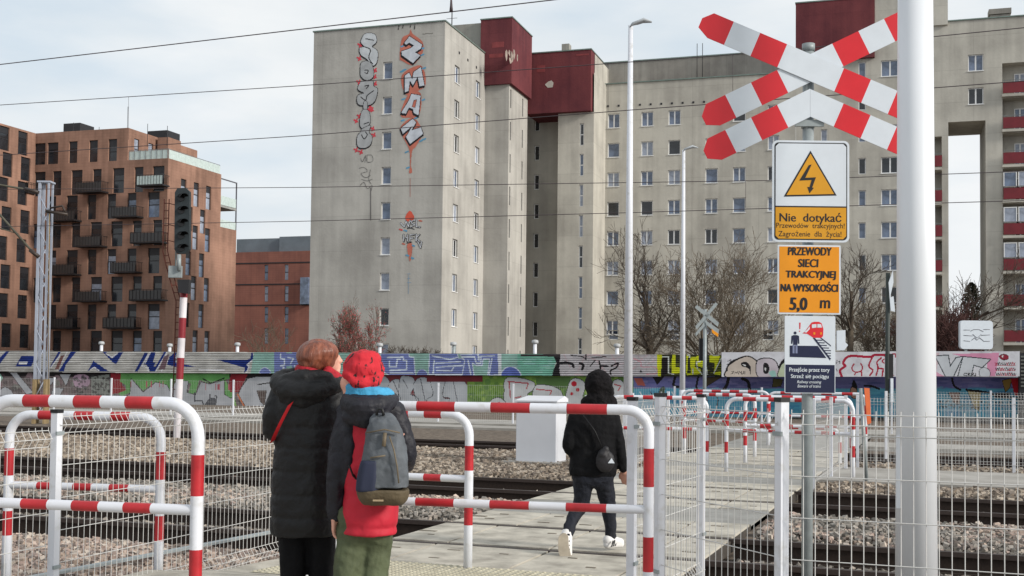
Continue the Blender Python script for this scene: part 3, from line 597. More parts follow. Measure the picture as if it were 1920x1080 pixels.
wire('overhead_wire', [(0, 197), (560, 161), (1200, 115), (1372, 102.5), (1748, 69), (1920, 52)], 15.8, .0062, 'second overhead wire from the top, in front of the tower graffiti', [(241, 181, 262), (1140, 120, 210), (1374, 102, 190)])
wire('overhead_wire', [(0, 291), (560, 255), (1200, 205), (1748, 165), (1920, 152)], 15.8, .0062, 'middle overhead wire, crossing the tower below its letters')
wire('overhead_wire', [(0, 355), (560, 351.5), (1200, 342), (1440, 338.5), (1843, 324), (1920, 321)], 24.6, .008, 'fourth overhead wire from the top, nearly level', [(695, 351, 414), (1398, 339, 389)])
wire('overhead_wire', [(0, 425), (560, 415), (1173, 399), (1754, 381), (1920, 376)], 24.6, .008, 'lowest overhead wire, nearly level across the buildings')
# sign box and board above the white wall
base = DZ(1830, 660, 47); base.z = 0; t = empty('white_sign_board', tuple(base), TH, 'white rounded board with faint scribbles above the wall at the far right', 'sign board')
pl = lambda x, y, yy=0: (PL(x, y, base, TH)[0], yy, PL(x, y, base, TH)[1])
x0, z1 = pl(1799, 601)[0], pl(1799, 601)[2]; x1, z0 = pl(1860, 655)[0], pl(1860, 655)[2]
layer(rrect(x0, x1, z0, z1, .12), -.1, .2, M_signw, 'board', t); b = MB(); b.box(x0+.2, x0+.3, -.03, .03, 0, z0); b.box(x1-.3, x1-.2, -.03, .03, 0, z0); b.build('legs', M_galv, t)
b = MB(); g_ = mat('scribble_grey', C(120, 120, 128), .7)
for P in ([(1805, 619), (1817, 619)], [(1805, 629), (1822, 630)], [(1805, 639), (1817, 640)], [(1842, 618), (1854, 618)], [(1838, 629), (1854, 628)], [(1842, 640), (1854, 640)], [(1818, 621), (1824, 618), (1834, 618), (1842, 622)], [(1822, 627), (1830, 634), (1838, 627)], [(1820, 638), (1826, 633)], [(1834, 633), (1842, 639)], [(1826, 634), (1830, 638), (1834, 634)]):
    b.tube([pl(x, y, -.105) for x, y in P], .012, 4)
b.build('scribbles', g_, t)
base = DZ(1577, 660, 50); base.z = 0; t = empty('small_board', tuple(base), TH, 'small pale board on the wall top just right of the navy sign', 'sign board')
pl = lambda x, y, yy=0: (PL(x, y, base, TH)[0], yy, PL(x, y, base, TH)[1])
b = MB(); P = [(1568, 620), (1584, 619), (1584, 642), (1589, 647), (1582, 657), (1568, 657)]; b.prism([(pl(*p)[0], pl(*p)[2]) for p in P][::-1], -.1, .0); b.build('board', M_signw, t)
b = MB(); b.box(pl(1572, 0)[0], pl(1575, 0)[0], -.09, -.03, 0, pl(0, 657)[2]); b.build('leg', M_galv, t)
# ============================================================ GARAGES WITH MURALS
YW = 46.0
t = empty('garage_row', (0, 0, 0), 0, 'long low row of garages with corrugated painted roof edge and graffiti wall', 'garage row')
W = (214, 214, 218); NB = (24, 46, 120)
cv = Canvas(-40, 655.5, 1362, 706, 1.2, .75, (176, 174, 170))
cv.k[:] = False; ok = (cv.Y > 657.5+cv.X*.0062) & (cv.Y < 697+cv.X*.0075); 
# left: silver letters with navy edges
for _ in range(260): x = random.uniform(-40, 470); y = random.uniform(658, 702); cv.line([(x, y), (x+random.uniform(10, 60), y)], .9, random.choice([(150, 148, 146), (196, 196, 196), (130, 126, 122)]), .7)
Z1 = lambda P: [(a*330/1920, 650+b_*330/1920) for a, b_ in P]
Z2 = lambda P: [(310+a*330/1920, 650+b_*330/1920) for a, b_ in P]
Z3 = lambda P: [(620+a*330/1920, 650+b_*330/1920) for a, b_ in P]
Z4 = lambda P: [(920+a*330/1920, 650+b_*330/1920) for a, b_ in P]
Z5 = lambda P: [(1220+a*330/1920, 650+b_*330/1920) for a, b_ in P]
Z6 = lambda P: [(1550+a*370/1920, 650+b_*370/1920) for a, b_ in P]
for P in ([(70, 50), (105, 50), (0, 190), (0, 120)], [(235, 100), (390, 105), (345, 215), (170, 215)], [(635, 60), (665, 60), (580, 210), (545, 225)], [(775, 55), (835, 55), (720, 200), (700, 270), (640, 270)], [(1120, 55), (1160, 60), (1225, 130), (1290, 65), (1345, 60), (1270, 190), (1240, 180)], [(1020, 155), (1190, 270), (1080, 270), (1030, 235), (960, 265)], [(1580, 65), (1620, 70), (1500, 275), (1470, 270)], [(1640, 60), (1700, 65), (1670, 170), (1700, 170), (1680, 215), (1700, 215), (1790, 60), (1815, 60), (1720, 240), (1700, 270), (1640, 270), (1600, 200), (1570, 190)], [(1850, 110), (1920, 70), (1920, 200), (1850, 200)]):
    cv.poly(Z1(P), NB)
for P in ([(210, 165), (305, 165), (295, 195), (205, 195)],): cv.poly(Z1(P), W)
for P in ([(655, 95), (560, 225)], [(735, 60), (625, 250)], [(1160, 75), (1225, 115), (1280, 75)], [(990, 250), (1030, 225), (1080, 260)], [(1620, 80), (1550, 215), (1615, 225), (1620, 270)], [(1820, 70), (1700, 270)], [(1840, 150), (1790, 215), (1760, 270)], [(1640, 65), (1585, 180)]): cv.line(Z1(P), 2.2, W)
cv.poly(Z1([(665, 100), (710, 90), (690, 130), (640, 250), (600, 250)]), (120, 84, 80)); cv.poly(Z1([(1790, 110), (1850, 80), (1800, 250), (1730, 250)]), (110, 88, 96))
for P in ([(130, 65), (90, 70), (30, 150), (20, 200), (100, 215), (350, 220), (130, 180), (80, 170)], [(550, 140), (900, 140), (930, 130), (940, 65), (965, 70), (965, 130), (920, 180), (905, 200), (900, 250), (860, 290), (870, 230)]): cv.poly(Z2(P), NB)
cv.line(Z2([(965, 75), (965, 135), (890, 200), (915, 215), (890, 280)]), 2, W); cv.line(Z2([(370, 250), (640, 255)]), 3, (222, 222, 224))
# teal section with blue-lilac meander letters
m = (cv.X > 477+(cv.Y-655)*-.15) & (cv.X < 1040); cv.put(m, (138, 176, 166)); cv.put((cv.X > 970) & (cv.X < 1048-(cv.Y-660)*.3), (112, 172, 152))
for _ in range(120): x = random.uniform(480, 1035); y = random.uniform(660, 704); cv.line([(x, y), (x+random.uniform(4, 22), y+random.uniform(-1, 1))], 2, random.choice([(160, 196, 186), (110, 152, 150), (150, 180, 190)]), .5)
LB = (112, 124, 178); LW = (196, 206, 220)
for x0 in (515, 548): cv.poly([(x0, 661), (x0+22, 661), (x0+22, 702), (x0, 702)], LB); cv.line([(x0+5, 668), (x0+5, 695), (x0+17, 695), (x0+17, 675), (x0+10, 675)], 3, LW); 
cv.poly(Z2([(1200, 75), (1450, 70), (1440, 200), (1250, 220), (1240, 290), (1195, 290)]), LB); cv.line(Z2([(1260, 80), (1260, 130), (1300, 135), (1300, 200), (1260, 210)]), 2.6, LW); cv.line(Z2([(1340, 120), (1400, 130), (1370, 180)]), 2.6, LW)
cv.blob(Z2([(1035, 290), (1045, 250), (1090, 230), (1135, 255), (1145, 290)]), LB, LW, 2)
def meander(Pout, inner):
    cv.poly(Z3(Pout), LB, LW, 3.4)
    for P in inner: cv.line(Z3(P), 2.6, LW)
meander([(555, 80), (850, 80), (855, 115), (905, 120), (920, 310), (640, 310), (555, 250)], [[(620, 120), (790, 115), (800, 150)], [(640, 160), (640, 220), (720, 220), (725, 140), (760, 140)], [(650, 260), (830, 250), (830, 150), (790, 150)], [(650, 290), (900, 290)]])
meander([(1085, 80), (1380, 75), (1390, 130), (1480, 140), (1480, 240), (1440, 300), (1075, 300)], [[(1110, 100), (1300, 140), (1380, 120)], [(1130, 150), (1120, 290)], [(1150, 180), (1420, 165)], [(1150, 225), (1440, 205)], [(1160, 260), (1320, 265), (1340, 230)]])
meander([(1420, 90), (1600, 85), (1610, 160), (1630, 160), (1620, 75), (1820, 75), (1835, 300), (1720, 310), (1740, 130), (1660, 130), (1650, 200), (1590, 200), (1540, 170), (1560, 310), (1440, 310), (1470, 150)], [[(1430, 110), (1570, 110), (1590, 180), (1640, 180), (1640, 105), (1790, 100)], [(1500, 150), (1530, 300)], [(1760, 130), (1730, 300)]])
cv.blob(Z3([(950, 310), (960, 265), (1000, 250), (1040, 270), (1050, 310)]), LB, LW, 1.5)
cv.blob(Z4([(125, 320), (150, 250), (210, 225), (280, 245), (320, 320)]), (92, 108, 180), LW, 4); cv.poly(Z4([(80, 75), (120, 75), (120, 320), (85, 320)]), (206, 212, 218))
# grey section with black letters, then yellow on black
cv.put((cv.X >= 1046) & (cv.X < 1236), (176, 172, 176))
for _ in range(60): x = random.uniform(1046, 1236); cv.line([(x, random.uniform(660, 704)), (x+random.uniform(6, 30), random.uniform(660, 704))], 1.6, random.choice([(196, 190, 196), (190, 150, 156), (150, 146, 150)]), .5)
K = (30, 28, 32)
cv.poly(Z4([(330, 85), (760, 80), (760, 110), (330, 105)]), (58, 52, 54)); cv.poly(Z4([(690, 110), (760, 110), (750, 230), (760, 320), (670, 320), (690, 240), (720, 180)]), K)
for P, ww in (([(755, 180), (830, 175), (890, 190), (905, 220)], 5), ([(975, 180), (1010, 200), (1000, 245)], 5), ([(1040, 80), (1040, 130)], 2.4), ([(1090, 210), (1140, 150)], 2), ([(1185, 160), (1200, 240)], 3), ([(1200, 210), (1280, 215)], 3.4), ([(1320, 210), (1390, 180), (1370, 230), (1310, 260), (1310, 300)], 3), ([(1110, 120), (1260, 110)], 1.6), ([(880, 95), (1000, 110), (1040, 140)], 2)): cv.curve(Z4(P), ww, K)
cv.poly(Z4([(1640, 250), (1625, 280), (1655, 280)]), K); cv.curve(Z4([(1560, 130), (1640, 170), (1650, 220), (1800, 225), (1810, 290), (1700, 300)]), 1.8, (196, 140, 150))
cv.put(cv.X >= 1234, (48, 50, 34))
for _ in range(60): x = random.uniform(1236, 1352); y = random.uniform(662, 702); cv.line([(x, y), (x+random.uniform(6, 26), y)], 1.4, random.choice([(140, 150, 40), (90, 92, 52)]), .6)
YL = (198, 204, 30)
for P in ([(70, 80), (125, 80), (110, 330), (75, 320)], [(235, 80), (275, 80), (270, 220), (330, 230), (330, 290), (230, 295)], [(390, 90), (410, 90), (400, 290), (440, 290), (430, 120), (520, 110), (490, 150), (480, 220), (540, 240), (560, 300), (520, 300), (400, 310), (385, 290)], [(500, 100), (560, 90), (590, 180), (560, 230), (500, 200)], [(640, 80), (760, 100), (700, 280), (770, 270), (760, 310), (690, 300), (700, 180), (640, 170)]): cv.poly(Z5(P), YL)
for P in ([(130, 110), (195, 110), (195, 290), (250, 300)], [(400, 95), (430, 90), (425, 120)], [(460, 240), (460, 300)], [(540, 160), (500, 170), (510, 240), (560, 300)], [(610, 230), (620, 300)], [(770, 130), (690, 290)], [(680, 95), (740, 95)]): cv.line(Z5(P), 1.8, (200, 206, 200))
cv.poly(Z5([(130, 115), (190, 115), (185, 290), (120, 330)]), (30, 26, 26))
cv.k = ok
def relief(ysv): ph = (ysv-656)/4.1; return -.028*np.abs(2*(ph-np.floor(ph+.5)))
cv.build('roof_edge', lambda x, y: PY(x, y, YW), M_paint, t, relief)
a = PY(-60, 657, YW); c = PY(1356, 665, YW); b = MB(); zr = 2.42
b.box(-48, c.x, YW+.08, YW+9, 1.9, 2.40); b.build('roof', mat('garage_roof', C(120, 116, 110), .9, var=.15), t)
# lower wall mural across the full width
cv = Canvas(-40, 694, 1960, 782, 1.25, 1.15, (108, 96, 96))
cv.line([(-40, 698), (1960, 712)], 14, (34, 28, 30))
G_ = (172, 174, 180); GR = (98, 158, 86); RD = (142, 34, 44)
for _ in range(420):
    x = random.uniform(-40, 640); y = random.uniform(700, 780); cv.dots(1, x, x+1, y, y+1, (2, 6), random.choice([(130, 100, 106), (84, 66, 72), (150, 126, 132), (56, 46, 52), (120, 124, 116)]), .6)
for P in ([(110, 280), (180, 285), (360, 500), (290, 520)], [(650, 300), (770, 300), (720, 420)], [(540, 340), (620, 340), (545, 420)], [(580, 450), (690, 455), (650, 530), (560, 530)]): cv.poly(Z1(P), G_, (30, 26, 32), 2)
cv.blob(Z1([(0, 530), (10, 470), (60, 445), (120, 480), (130, 530)]), G_, (50, 40, 50), 2); cv.poly(Z1([(0, 290), (30, 340), (0, 400)]), (150, 200, 180))
cv.blob(Z1([(800, 330), (900, 300), (980, 340), (960, 430), (830, 440)]), (170, 140, 160)); cv.dots(60, 140, 205, 705, 745, (1.5, 3.5), (60, 60, 60), .7); cv.poly(Z1([(1000, 330), (1190, 300), (1200, 560), (1000, 560)]), (128, 132, 126)); cv.dots(60, 172, 206, 706, 746, (1, 3), (66, 64, 62), .8)
cv.poly(Z1([(1205, 290), (1320, 290), (1330, 420), (1380, 470), (1330, 510), (1205, 515)]), RD)
cv.poly(Z1([(1320, 290), (1920, 285), (1900, 500), (1850, 470), (1700, 380), (1560, 480), (1430, 340), (1420, 500), (1330, 540), (1290, 510), (1380, 470), (1370, 420), (1310, 380)]), GR)
cv.poly(Z2([(0, 290), (700, 290), (700, 350), (650, 360), (760, 540), (700, 560), (640, 520), (600, 380), (480, 400), (370, 360), (330, 510), (250, 520), (280, 400), (120, 350), (60, 470), (0, 480)]), GR)
cv.poly(Z1([(1430, 350), (1560, 500), (1700, 390), (1820, 420), (1850, 480), (1900, 570), (1300, 640), (1350, 560), (1420, 520)]), G_, K, 2.2)
cv.poly(Z2([(120, 370), (250, 380), (230, 500), (330, 530), (390, 390), (480, 410), (640, 370), (640, 520), (700, 560), (760, 570), (770, 700), (190, 720), (100, 560), (60, 480)]), G_, K, 2.2)
cv.line(Z2([(410, 350), (500, 400), (640, 345)]), 2.4, K)
for P in ([(320, 500), (320, 600)], [(490, 520), (490, 560), (430, 640), (420, 690)], [(540, 540), (560, 540), (540, 690)], [(330, 590), (400, 590), (420, 640)]): cv.line(Z2(P), 2.2, (60, 62, 70))
cv.poly(Z2([(430, 640), (490, 560), (545, 560), (540, 700), (430, 700)]), (78, 80, 88))
for x in (1430, 1600, 1650, 1740, 1780): cv.line(Z1([(x, 380), (x, 440)]), 1.6, (180, 90, 100))
for x in (440, 550, 575, 590, 690, 700): cv.line(Z2([(x, 410), (x, 470)]), 1.6, (170, 84, 96))
cv.poly(Z2([(720, 295), (900, 295), (850, 400), (800, 500), (705, 500), (700, 360)]), RD)
cv.poly(Z2([(830, 450), (900, 350), (1000, 330), (1200, 330), (1200, 700), (900, 690), (800, 520)]), (178, 180, 186), K, 3)
cv.poly(Z2([(1000, 410), (1170, 380), (1170, 395), (1010, 420)]), K); cv.poly(Z2([(1000, 480), (1100, 480), (1080, 640), (1040, 600)]), (90, 74, 70), K, 2)
cv.line(Z2([(740, 540), (780, 700)]), 4, (120, 170, 80)); cv.line(Z2([(790, 520), (880, 690)]), 3, (204, 110, 60)); cv.poly(Z2([(1200, 330), (1900, 330), (1900, 720), (1200, 700)]), (168, 170, 176))
# silver bubble letters on red-brown
cv.put((cv.X > 636) & (cv.X < 878) & (cv.Y > 700), (118, 48, 56))
for P in ([(520, 330), (600, 330), (640, 400), (610, 520), (600, 640), (500, 640)], [(620, 480), (650, 390), (720, 355), (760, 400), (780, 640), (640, 640)], [(760, 350), (840, 325), (905, 350), (915, 430), (870, 520), (960, 560), (970, 640), (760, 640)], [(905, 450), (930, 370), (1000, 335), (1100, 370), (1120, 450), (1100, 540), (1040, 590), (1020, 640), (960, 640)], [(1090, 340), (1240, 335), (1260, 380), (1220, 480), (1230, 560), (1310, 580), (1310, 640), (1120, 640), (1050, 580), (1120, 520)], [(1230, 480), (1260, 370), (1330, 325), (1420, 350), (1500, 450), (1530, 640), (1300, 640), (1300, 560), (1230, 545)], [(1530, 640), (1545, 540), (1600, 510), (1640, 560), (1680, 640)]):
    cv.blob(Z3(P), (174, 178, 184), (52, 54, 62), 1.8)
for P in ([(680, 370), (760, 560), (760, 640)], [(980, 350), (1040, 640)], [(1330, 340), (1390, 640)], [(660, 500), (720, 540), (750, 640)], [(870, 520), (950, 560), (965, 640)], [(790, 360), (840, 450)]): cv.curve(Z3(P), 1.4, (74, 76, 84))
# green part with white letters
cv.put((cv.X > 876) & (cv.X < 1192) & (cv.Y > 702), (112, 148, 64)); cv.dots(260, 880, 1190, 705, 780, (2, 6), (84, 120, 60), .6); cv.dots(120, 880, 1190, 705, 780, (1.5, 4), (152, 180, 84), .6); cv.poly(Z4([(490, 330), (880, 330), (820, 460), (500, 420)]), (80, 110, 60)); cv.put((cv.X > 800) & (cv.X < 905) & (cv.Y > 703) & (cv.Y < 716), (112, 40, 48))
for P in ([(165, 350), (300, 340), (470, 390), (460, 470), (400, 520), (420, 640), (170, 640), (150, 480)], [(480, 440), (600, 420), (760, 480), (770, 640), (480, 640)], [(850, 420), (900, 350), (980, 360), (1030, 420), (1000, 560), (1010, 640), (820, 640)], [(1340, 380), (1450, 400), (1450, 640), (1300, 640)], [(-20, 640), (30, 570), (110, 565), (170, 640)]): cv.blob(Z4(P), (190, 192, 194), (46, 50, 46), 2.4)
for P in ([(190, 380), (410, 400), (390, 460)], [(200, 380), (215, 560)], [(500, 465), (665, 480), (650, 520)], [(1350, 410), (1420, 430), (1390, 480)], [(260, 560), (330, 545)]): cv.line(Z4(P), 2.2, (170, 64, 74))
for x, y, r_ in ((910, 405, 5), (950, 470, 3.5), (885, 515, 3), (90, 620, 3), (1008/1*0+30, 630, 2)): cv.put(np.hypot(cv.X-(920+x*.1719), cv.Y-(650+y*.1719)) < r_, (182, 30, 48))
# violet-blue part under the yellow, then the white wall's blue base
cv.put((cv.X > 1188) & (cv.Y > 704), (104, 104, 156)); cv.put((cv.X > 1188) & (cv.Y > 728), (88, 160, 186))
for _ in range(520): x = random.uniform(1190, 1920); y = random.uniform(706, 780); cv.line([(x, y), (x+random.uniform(5, 30), y+random.uniform(-2, 2))], random.uniform(2, 5), random.choice([(64, 150, 186), (96, 176, 200), (70, 130, 176)] if y > 727 else [(92, 92, 150), (120, 120, 172), (70, 78, 130), (134, 128, 176)]), .5)
cv.poly(Z4([(1560, 340), (1650, 340), (1690, 430), (1600, 420)]), (170, 90, 80)); cv.poly(Z5([(20, 330), (150, 325), (70, 420)]), K); cv.poly(Z5([(600, 340), (780, 325), (610, 430)]), (70, 60, 40), K, 2)
for P, ww in (([(270, 320), (250, 420), (300, 440)], 5), ([(520, 320), (500, 440), (530, 500)], 4), ([(850, 340), (830, 420), (790, 480)], 6), ([(1000, 350), (1060, 380), (1080, 470)], 6)): cv.curve(Z5(P), ww, K)
cv.poly(Z5([(1340, 350), (1440, 360), (1420, 430), (1330, 440)]), (86, 80, 50), K, 2)
for P in ([(100, 470), (150, 440), (140, 540), (90, 540)],): cv.blob(Z5(P), (70, 90, 70), K, 1.4)
for x in range(8): cv.curve([(1200+x*20, 735), (1206+x*20, 750), (1202+x*20, 772)], 2, random.choice([K, (210, 220, 220), (50, 60, 90)]))
for P in ([(260, 320), (300, 400), (280, 480), (240, 440)], ): cv.blob(Z6(P), K)
cv.blob(Z6([(240, 400), (290, 420), (280, 500), (240, 480)]), (170, 130, 110), K, 2.6); cv.curve(Z6([(370, 380), (440, 385), (510, 410)]), 4, K)
for P, c_ in (([(1190, 450), (1290, 450), (1290, 560), (1240, 540)], (150, 120, 110)), ([(1370, 420), (1500, 430), (1480, 620), (1440, 600)], (190, 176, 130))): cv.poly(Z6(P), c_, K, 2.6)
cv.line(Z6([(1360, 420), (1600, 450), (1650, 490), (1850, 500)]), 4, K); cv.poly(Z6([(1640, 450), (1790, 450), (1780, 490), (1650, 490)]), K); cv.poly(Z6([(1710, 330), (1800, 310), (1780, 400), (1740, 440)]), (150, 120, 60), K, 2); cv.poly(Z6([(1790, 310), (1880, 300), (1860, 480), (1830, 480)]), (190, 30, 44))
cv.curve(Z6([(1220, 310), (1240, 380), (1300, 420)]), 4, K); cv.dots(70, 1760, 1900, 752, 765, (1, 2.4), (70, 60, 60), .8)
cv.build('graffiti_wall', lambda x, y: PY(x, y, YW+.12), M_paint, t)
b = MB(); b.box(-48, 19, YW+.2, YW+9, -.1, 1.89); b.build('wall', mat('garage_wall', C(110, 104, 100), .9, var=.15), t)
# white painted wall section
t2 = empty('white_graffiti_wall', (0, 0, 0), 0, 'white panel wall with bubble letters and red outlines on the right', 'graffiti wall')
YV = 45.0
cv = Canvas(1353, 656, 1912, 706, 1.3, .9, (214, 214, 220)); cv.dots(160, 1353, 1912, 658, 706, (2, 6), (200, 196, 204), .35)
cv.blob(Z5([(840, 330), (830, 260), (870, 180), (950, 140), (1060, 110), (1150, 160), (1190, 250), (1185, 335)]), (206, 192, 180), K, 4.6); cv.blob(Z5([(1160, 170), (1240, 130), (1330, 140), (1380, 200), (1385, 330), (1180, 330)]), (198, 188, 196), K, 3.6)
cv.blob(Z5([(985, 180), (1040, 165), (1090, 220), (1090, 310), (1070, 240), (1000, 215)]), K); cv.blob(Z5([(1000, 190), (1040, 200), (1030, 215)]), (220, 220, 220)); cv.blob(Z5([(1235, 180), (1270, 180), (1295, 230), (1280, 290), (1235, 290), (1230, 230)]), K); cv.blob(Z5([(1245, 230), (1262, 240), (1250, 270)]), (210, 210, 210)); cv.blob(Z5([(1290, 280), (1350, 260), (1370, 320), (1320, 325)]), (160, 204, 196))
cv.curve(Z5([(830, 260), (850, 200), (940, 140), (1010, 110)]), 3, K); cv.curve(Z5([(1400, 230), (1440, 160), (1500, 120), (1560, 130)]), 4, K); cv.blob(Z5([(1410, 240), (1450, 180), (1520, 150), (1600, 200), (1600, 330), (1400, 330)]), (190, 200, 170), K, 3)
for k, s_ in enumerate([[(880, 275), (905, 270), (895, 290), (875, 300)], [(915, 300), (925, 275), (940, 290), (950, 270)], [(958, 300), (965, 270), (980, 285)], [(990, 270), (990, 300), (1010, 295), (1015, 265)], [(1025, 300), (1028, 270)]]): cv.line(Z5(s_), 1.1, (40, 36, 40))
for s_ in ([(840, 160), (880, 140), (870, 165)], [(890, 160), (910, 145)], [(830, 195), (870, 180)]): cv.line(Z5(s_), 1.1, (60, 56, 60))
PK = (176, 34, 62)
cv.curve(Z6([(145, 285), (130, 230), (180, 190), (160, 160), (190, 110), (250, 90), (420, 100), (470, 80), (560, 80)]), 4.6, PK); cv.curve(Z6([(440, 110), (410, 190), (450, 230), (420, 280)]), 3, PK); cv.curve(Z6([(265, 170), (245, 210), (270, 245), (330, 240), (350, 200), (330, 165)]), 2.4, PK); cv.line(Z6([(270, 275), (290, 245), (340, 245), (340, 285)]), 2.2, PK)
cv.curve(Z6([(530, 110), (490, 150), (500, 210), (480, 280)]), 3, PK); cv.line(Z6([(500, 210), (550, 215), (540, 285)]), 3, PK); cv.curve(Z6([(560, 90), (660, 70), (670, 100)]), 2.6, PK); cv.curve(Z6([(600, 190), (640, 210), (610, 250), (650, 280)]), 2, PK); cv.curve(Z6([(560, 120), (540, 140), (560, 160)]), 2.4, PK)
for P in ([(100, 130), (95, 165)], [(105, 150), (130, 140), (125, 165)], [(95, 215), (100, 240)]): cv.line(Z6(P), 1.2, (50, 60, 60))
cv.poly(Z6([(680, 60), (1100, 60), (1060, 290), (680, 290)]), (214, 190, 196)); cv.poly(Z6([(1040, 230), (1150, 290), (1040, 290)]), (222, 160, 186)); cv.poly(Z6([(1220, 70), (1680, 60), (1640, 290), (1560, 290), (1560, 160)]), (224, 150, 182))
cv.poly(Z6([(1060, 95), (1180, 85), (1200, 200), (1260, 110), (1320, 100), (1230, 290), (1160, 290)]), (206, 210, 216), (30, 44, 52), 3.4); cv.poly(Z6([(1330, 100), (1590, 125), (1510, 200), (1430, 175), (1400, 290), (1280, 290)]), (206, 210, 216), (30, 44, 52), 3.4)
cv.blob(Z6([(1500, 290), (1490, 230), (1530, 205), (1580, 230), (1580, 290)]), (206, 210, 216), (60, 60, 70), 2.2)
for P in ([(1365, 260), (1340, 258), (1335, 280), (1365, 284)], [(1378, 285), (1378, 258), (1395, 262), (1380, 272), (1396, 285)], [(1410, 285), (1410, 270), (1425, 270), (1425, 285)], [(1410, 270), (1410, 258), (1424, 258)], [(1432, 258), (1434, 284), (1450, 284), (1450, 258)]): cv.line(Z6(P), 1.2, (30, 30, 34))
cv.blob(Z6([(1680, 95), (1720, 75), (1765, 90), (1760, 120), (1710, 125)]), (150, 40, 60), K, 2); cv.blob(Z6([(1700, 90), (1720, 85), (1715, 105)]), (224, 220, 220))
for j in range(3):
    for i in range(9):
        x = 1640+i*22+j*4; y = 155+j*50; cv.line(Z6([(x, y), (x+8, y+24), (x+16, y+random.uniform(-4, 12))]), 1.3, random.choice([K, PK, (60, 40, 50)])); cv.line(Z6([(x, y+28), (x+18, y+26)]), 1, PK)
cv.k &= (cv.Y > 660.2-(cv.X-1353)*.0035) & (cv.Y < 706.5-(cv.X-1353)*.0015)
cv.build('painted_panel', lambda x, y: PY(x, y, YV), M_paint, t2)
a = PY(1353.5, 700, YV); c = PY(1909, 700, YV); zt = PY(1600, 660.0, YV).z
b = MB(); b.box(a.x, c.x, YV+.01, YV+.9, PY(1600, 704, YV).z, zt-.03); b.build('panel_body', mat('panel_white', C(206, 206, 210), .6, var=.05), t2)
# dark kiosk at the right edge of the wall
t3 = empty('dark_container', (c.x+.05, YV, 0), 0, 'dark slatted container at the right edge beside the white wall', 'container'); b = MB(); b.box(0, 3, .3, 3, 0, 2.5); b.build('body', M_dark, t3)
b = MB()
for i in range(9): b.box(.05, 2.9, .26, .299, 1.3+i*.13, 1.36+i*.13)
b.build('slats', mat('slat_grey', C(110, 112, 108), .7), t3)
# vent pipes on the garage roof
vl = ['white roof vent in front of the brick flats, nearest the lattice mast', 'white roof vent at the foot of the signal ladder', 'grey roof vent at the right corner of the brick flats', 'thin white roof vent left of the tower window column, behind the red hat', 'leaning grey roof vent at the tower corner', 'white roof vent below the dark recess windows', 'white roof vent left of the taller street lamp']
for (x, y0, lab) in zip((190, 318, 445, 712, 850, 1003, 1157), (640, 644, 642, 643, 641, 637, 644), vl):
    p = PY(x, 662, 47.5); z = PY(x, y0, 47.5).z; t = empty('roof_vent', (p.x, 47.5, 2.3), 0, lab, 'roof vent', 'roof vents'); h = z-2.3
    b = MB(); b.tube([(0, 0, -.4), (.03 if x == 850 else 0, 0, h-.1)], .08, 10); b.build('pipe', M_white if x != 850 else M_galv, t)
    b = MB(); b.tube([(0, 0, h-.16), (0, 0, h-.1), (0, 0, h-.02), (0, 0, h)], [.14, .15, .13, .04], 10); b.build('cowl', mat('cowl_grey', C(176, 178, 180), .6, var=.1), t)
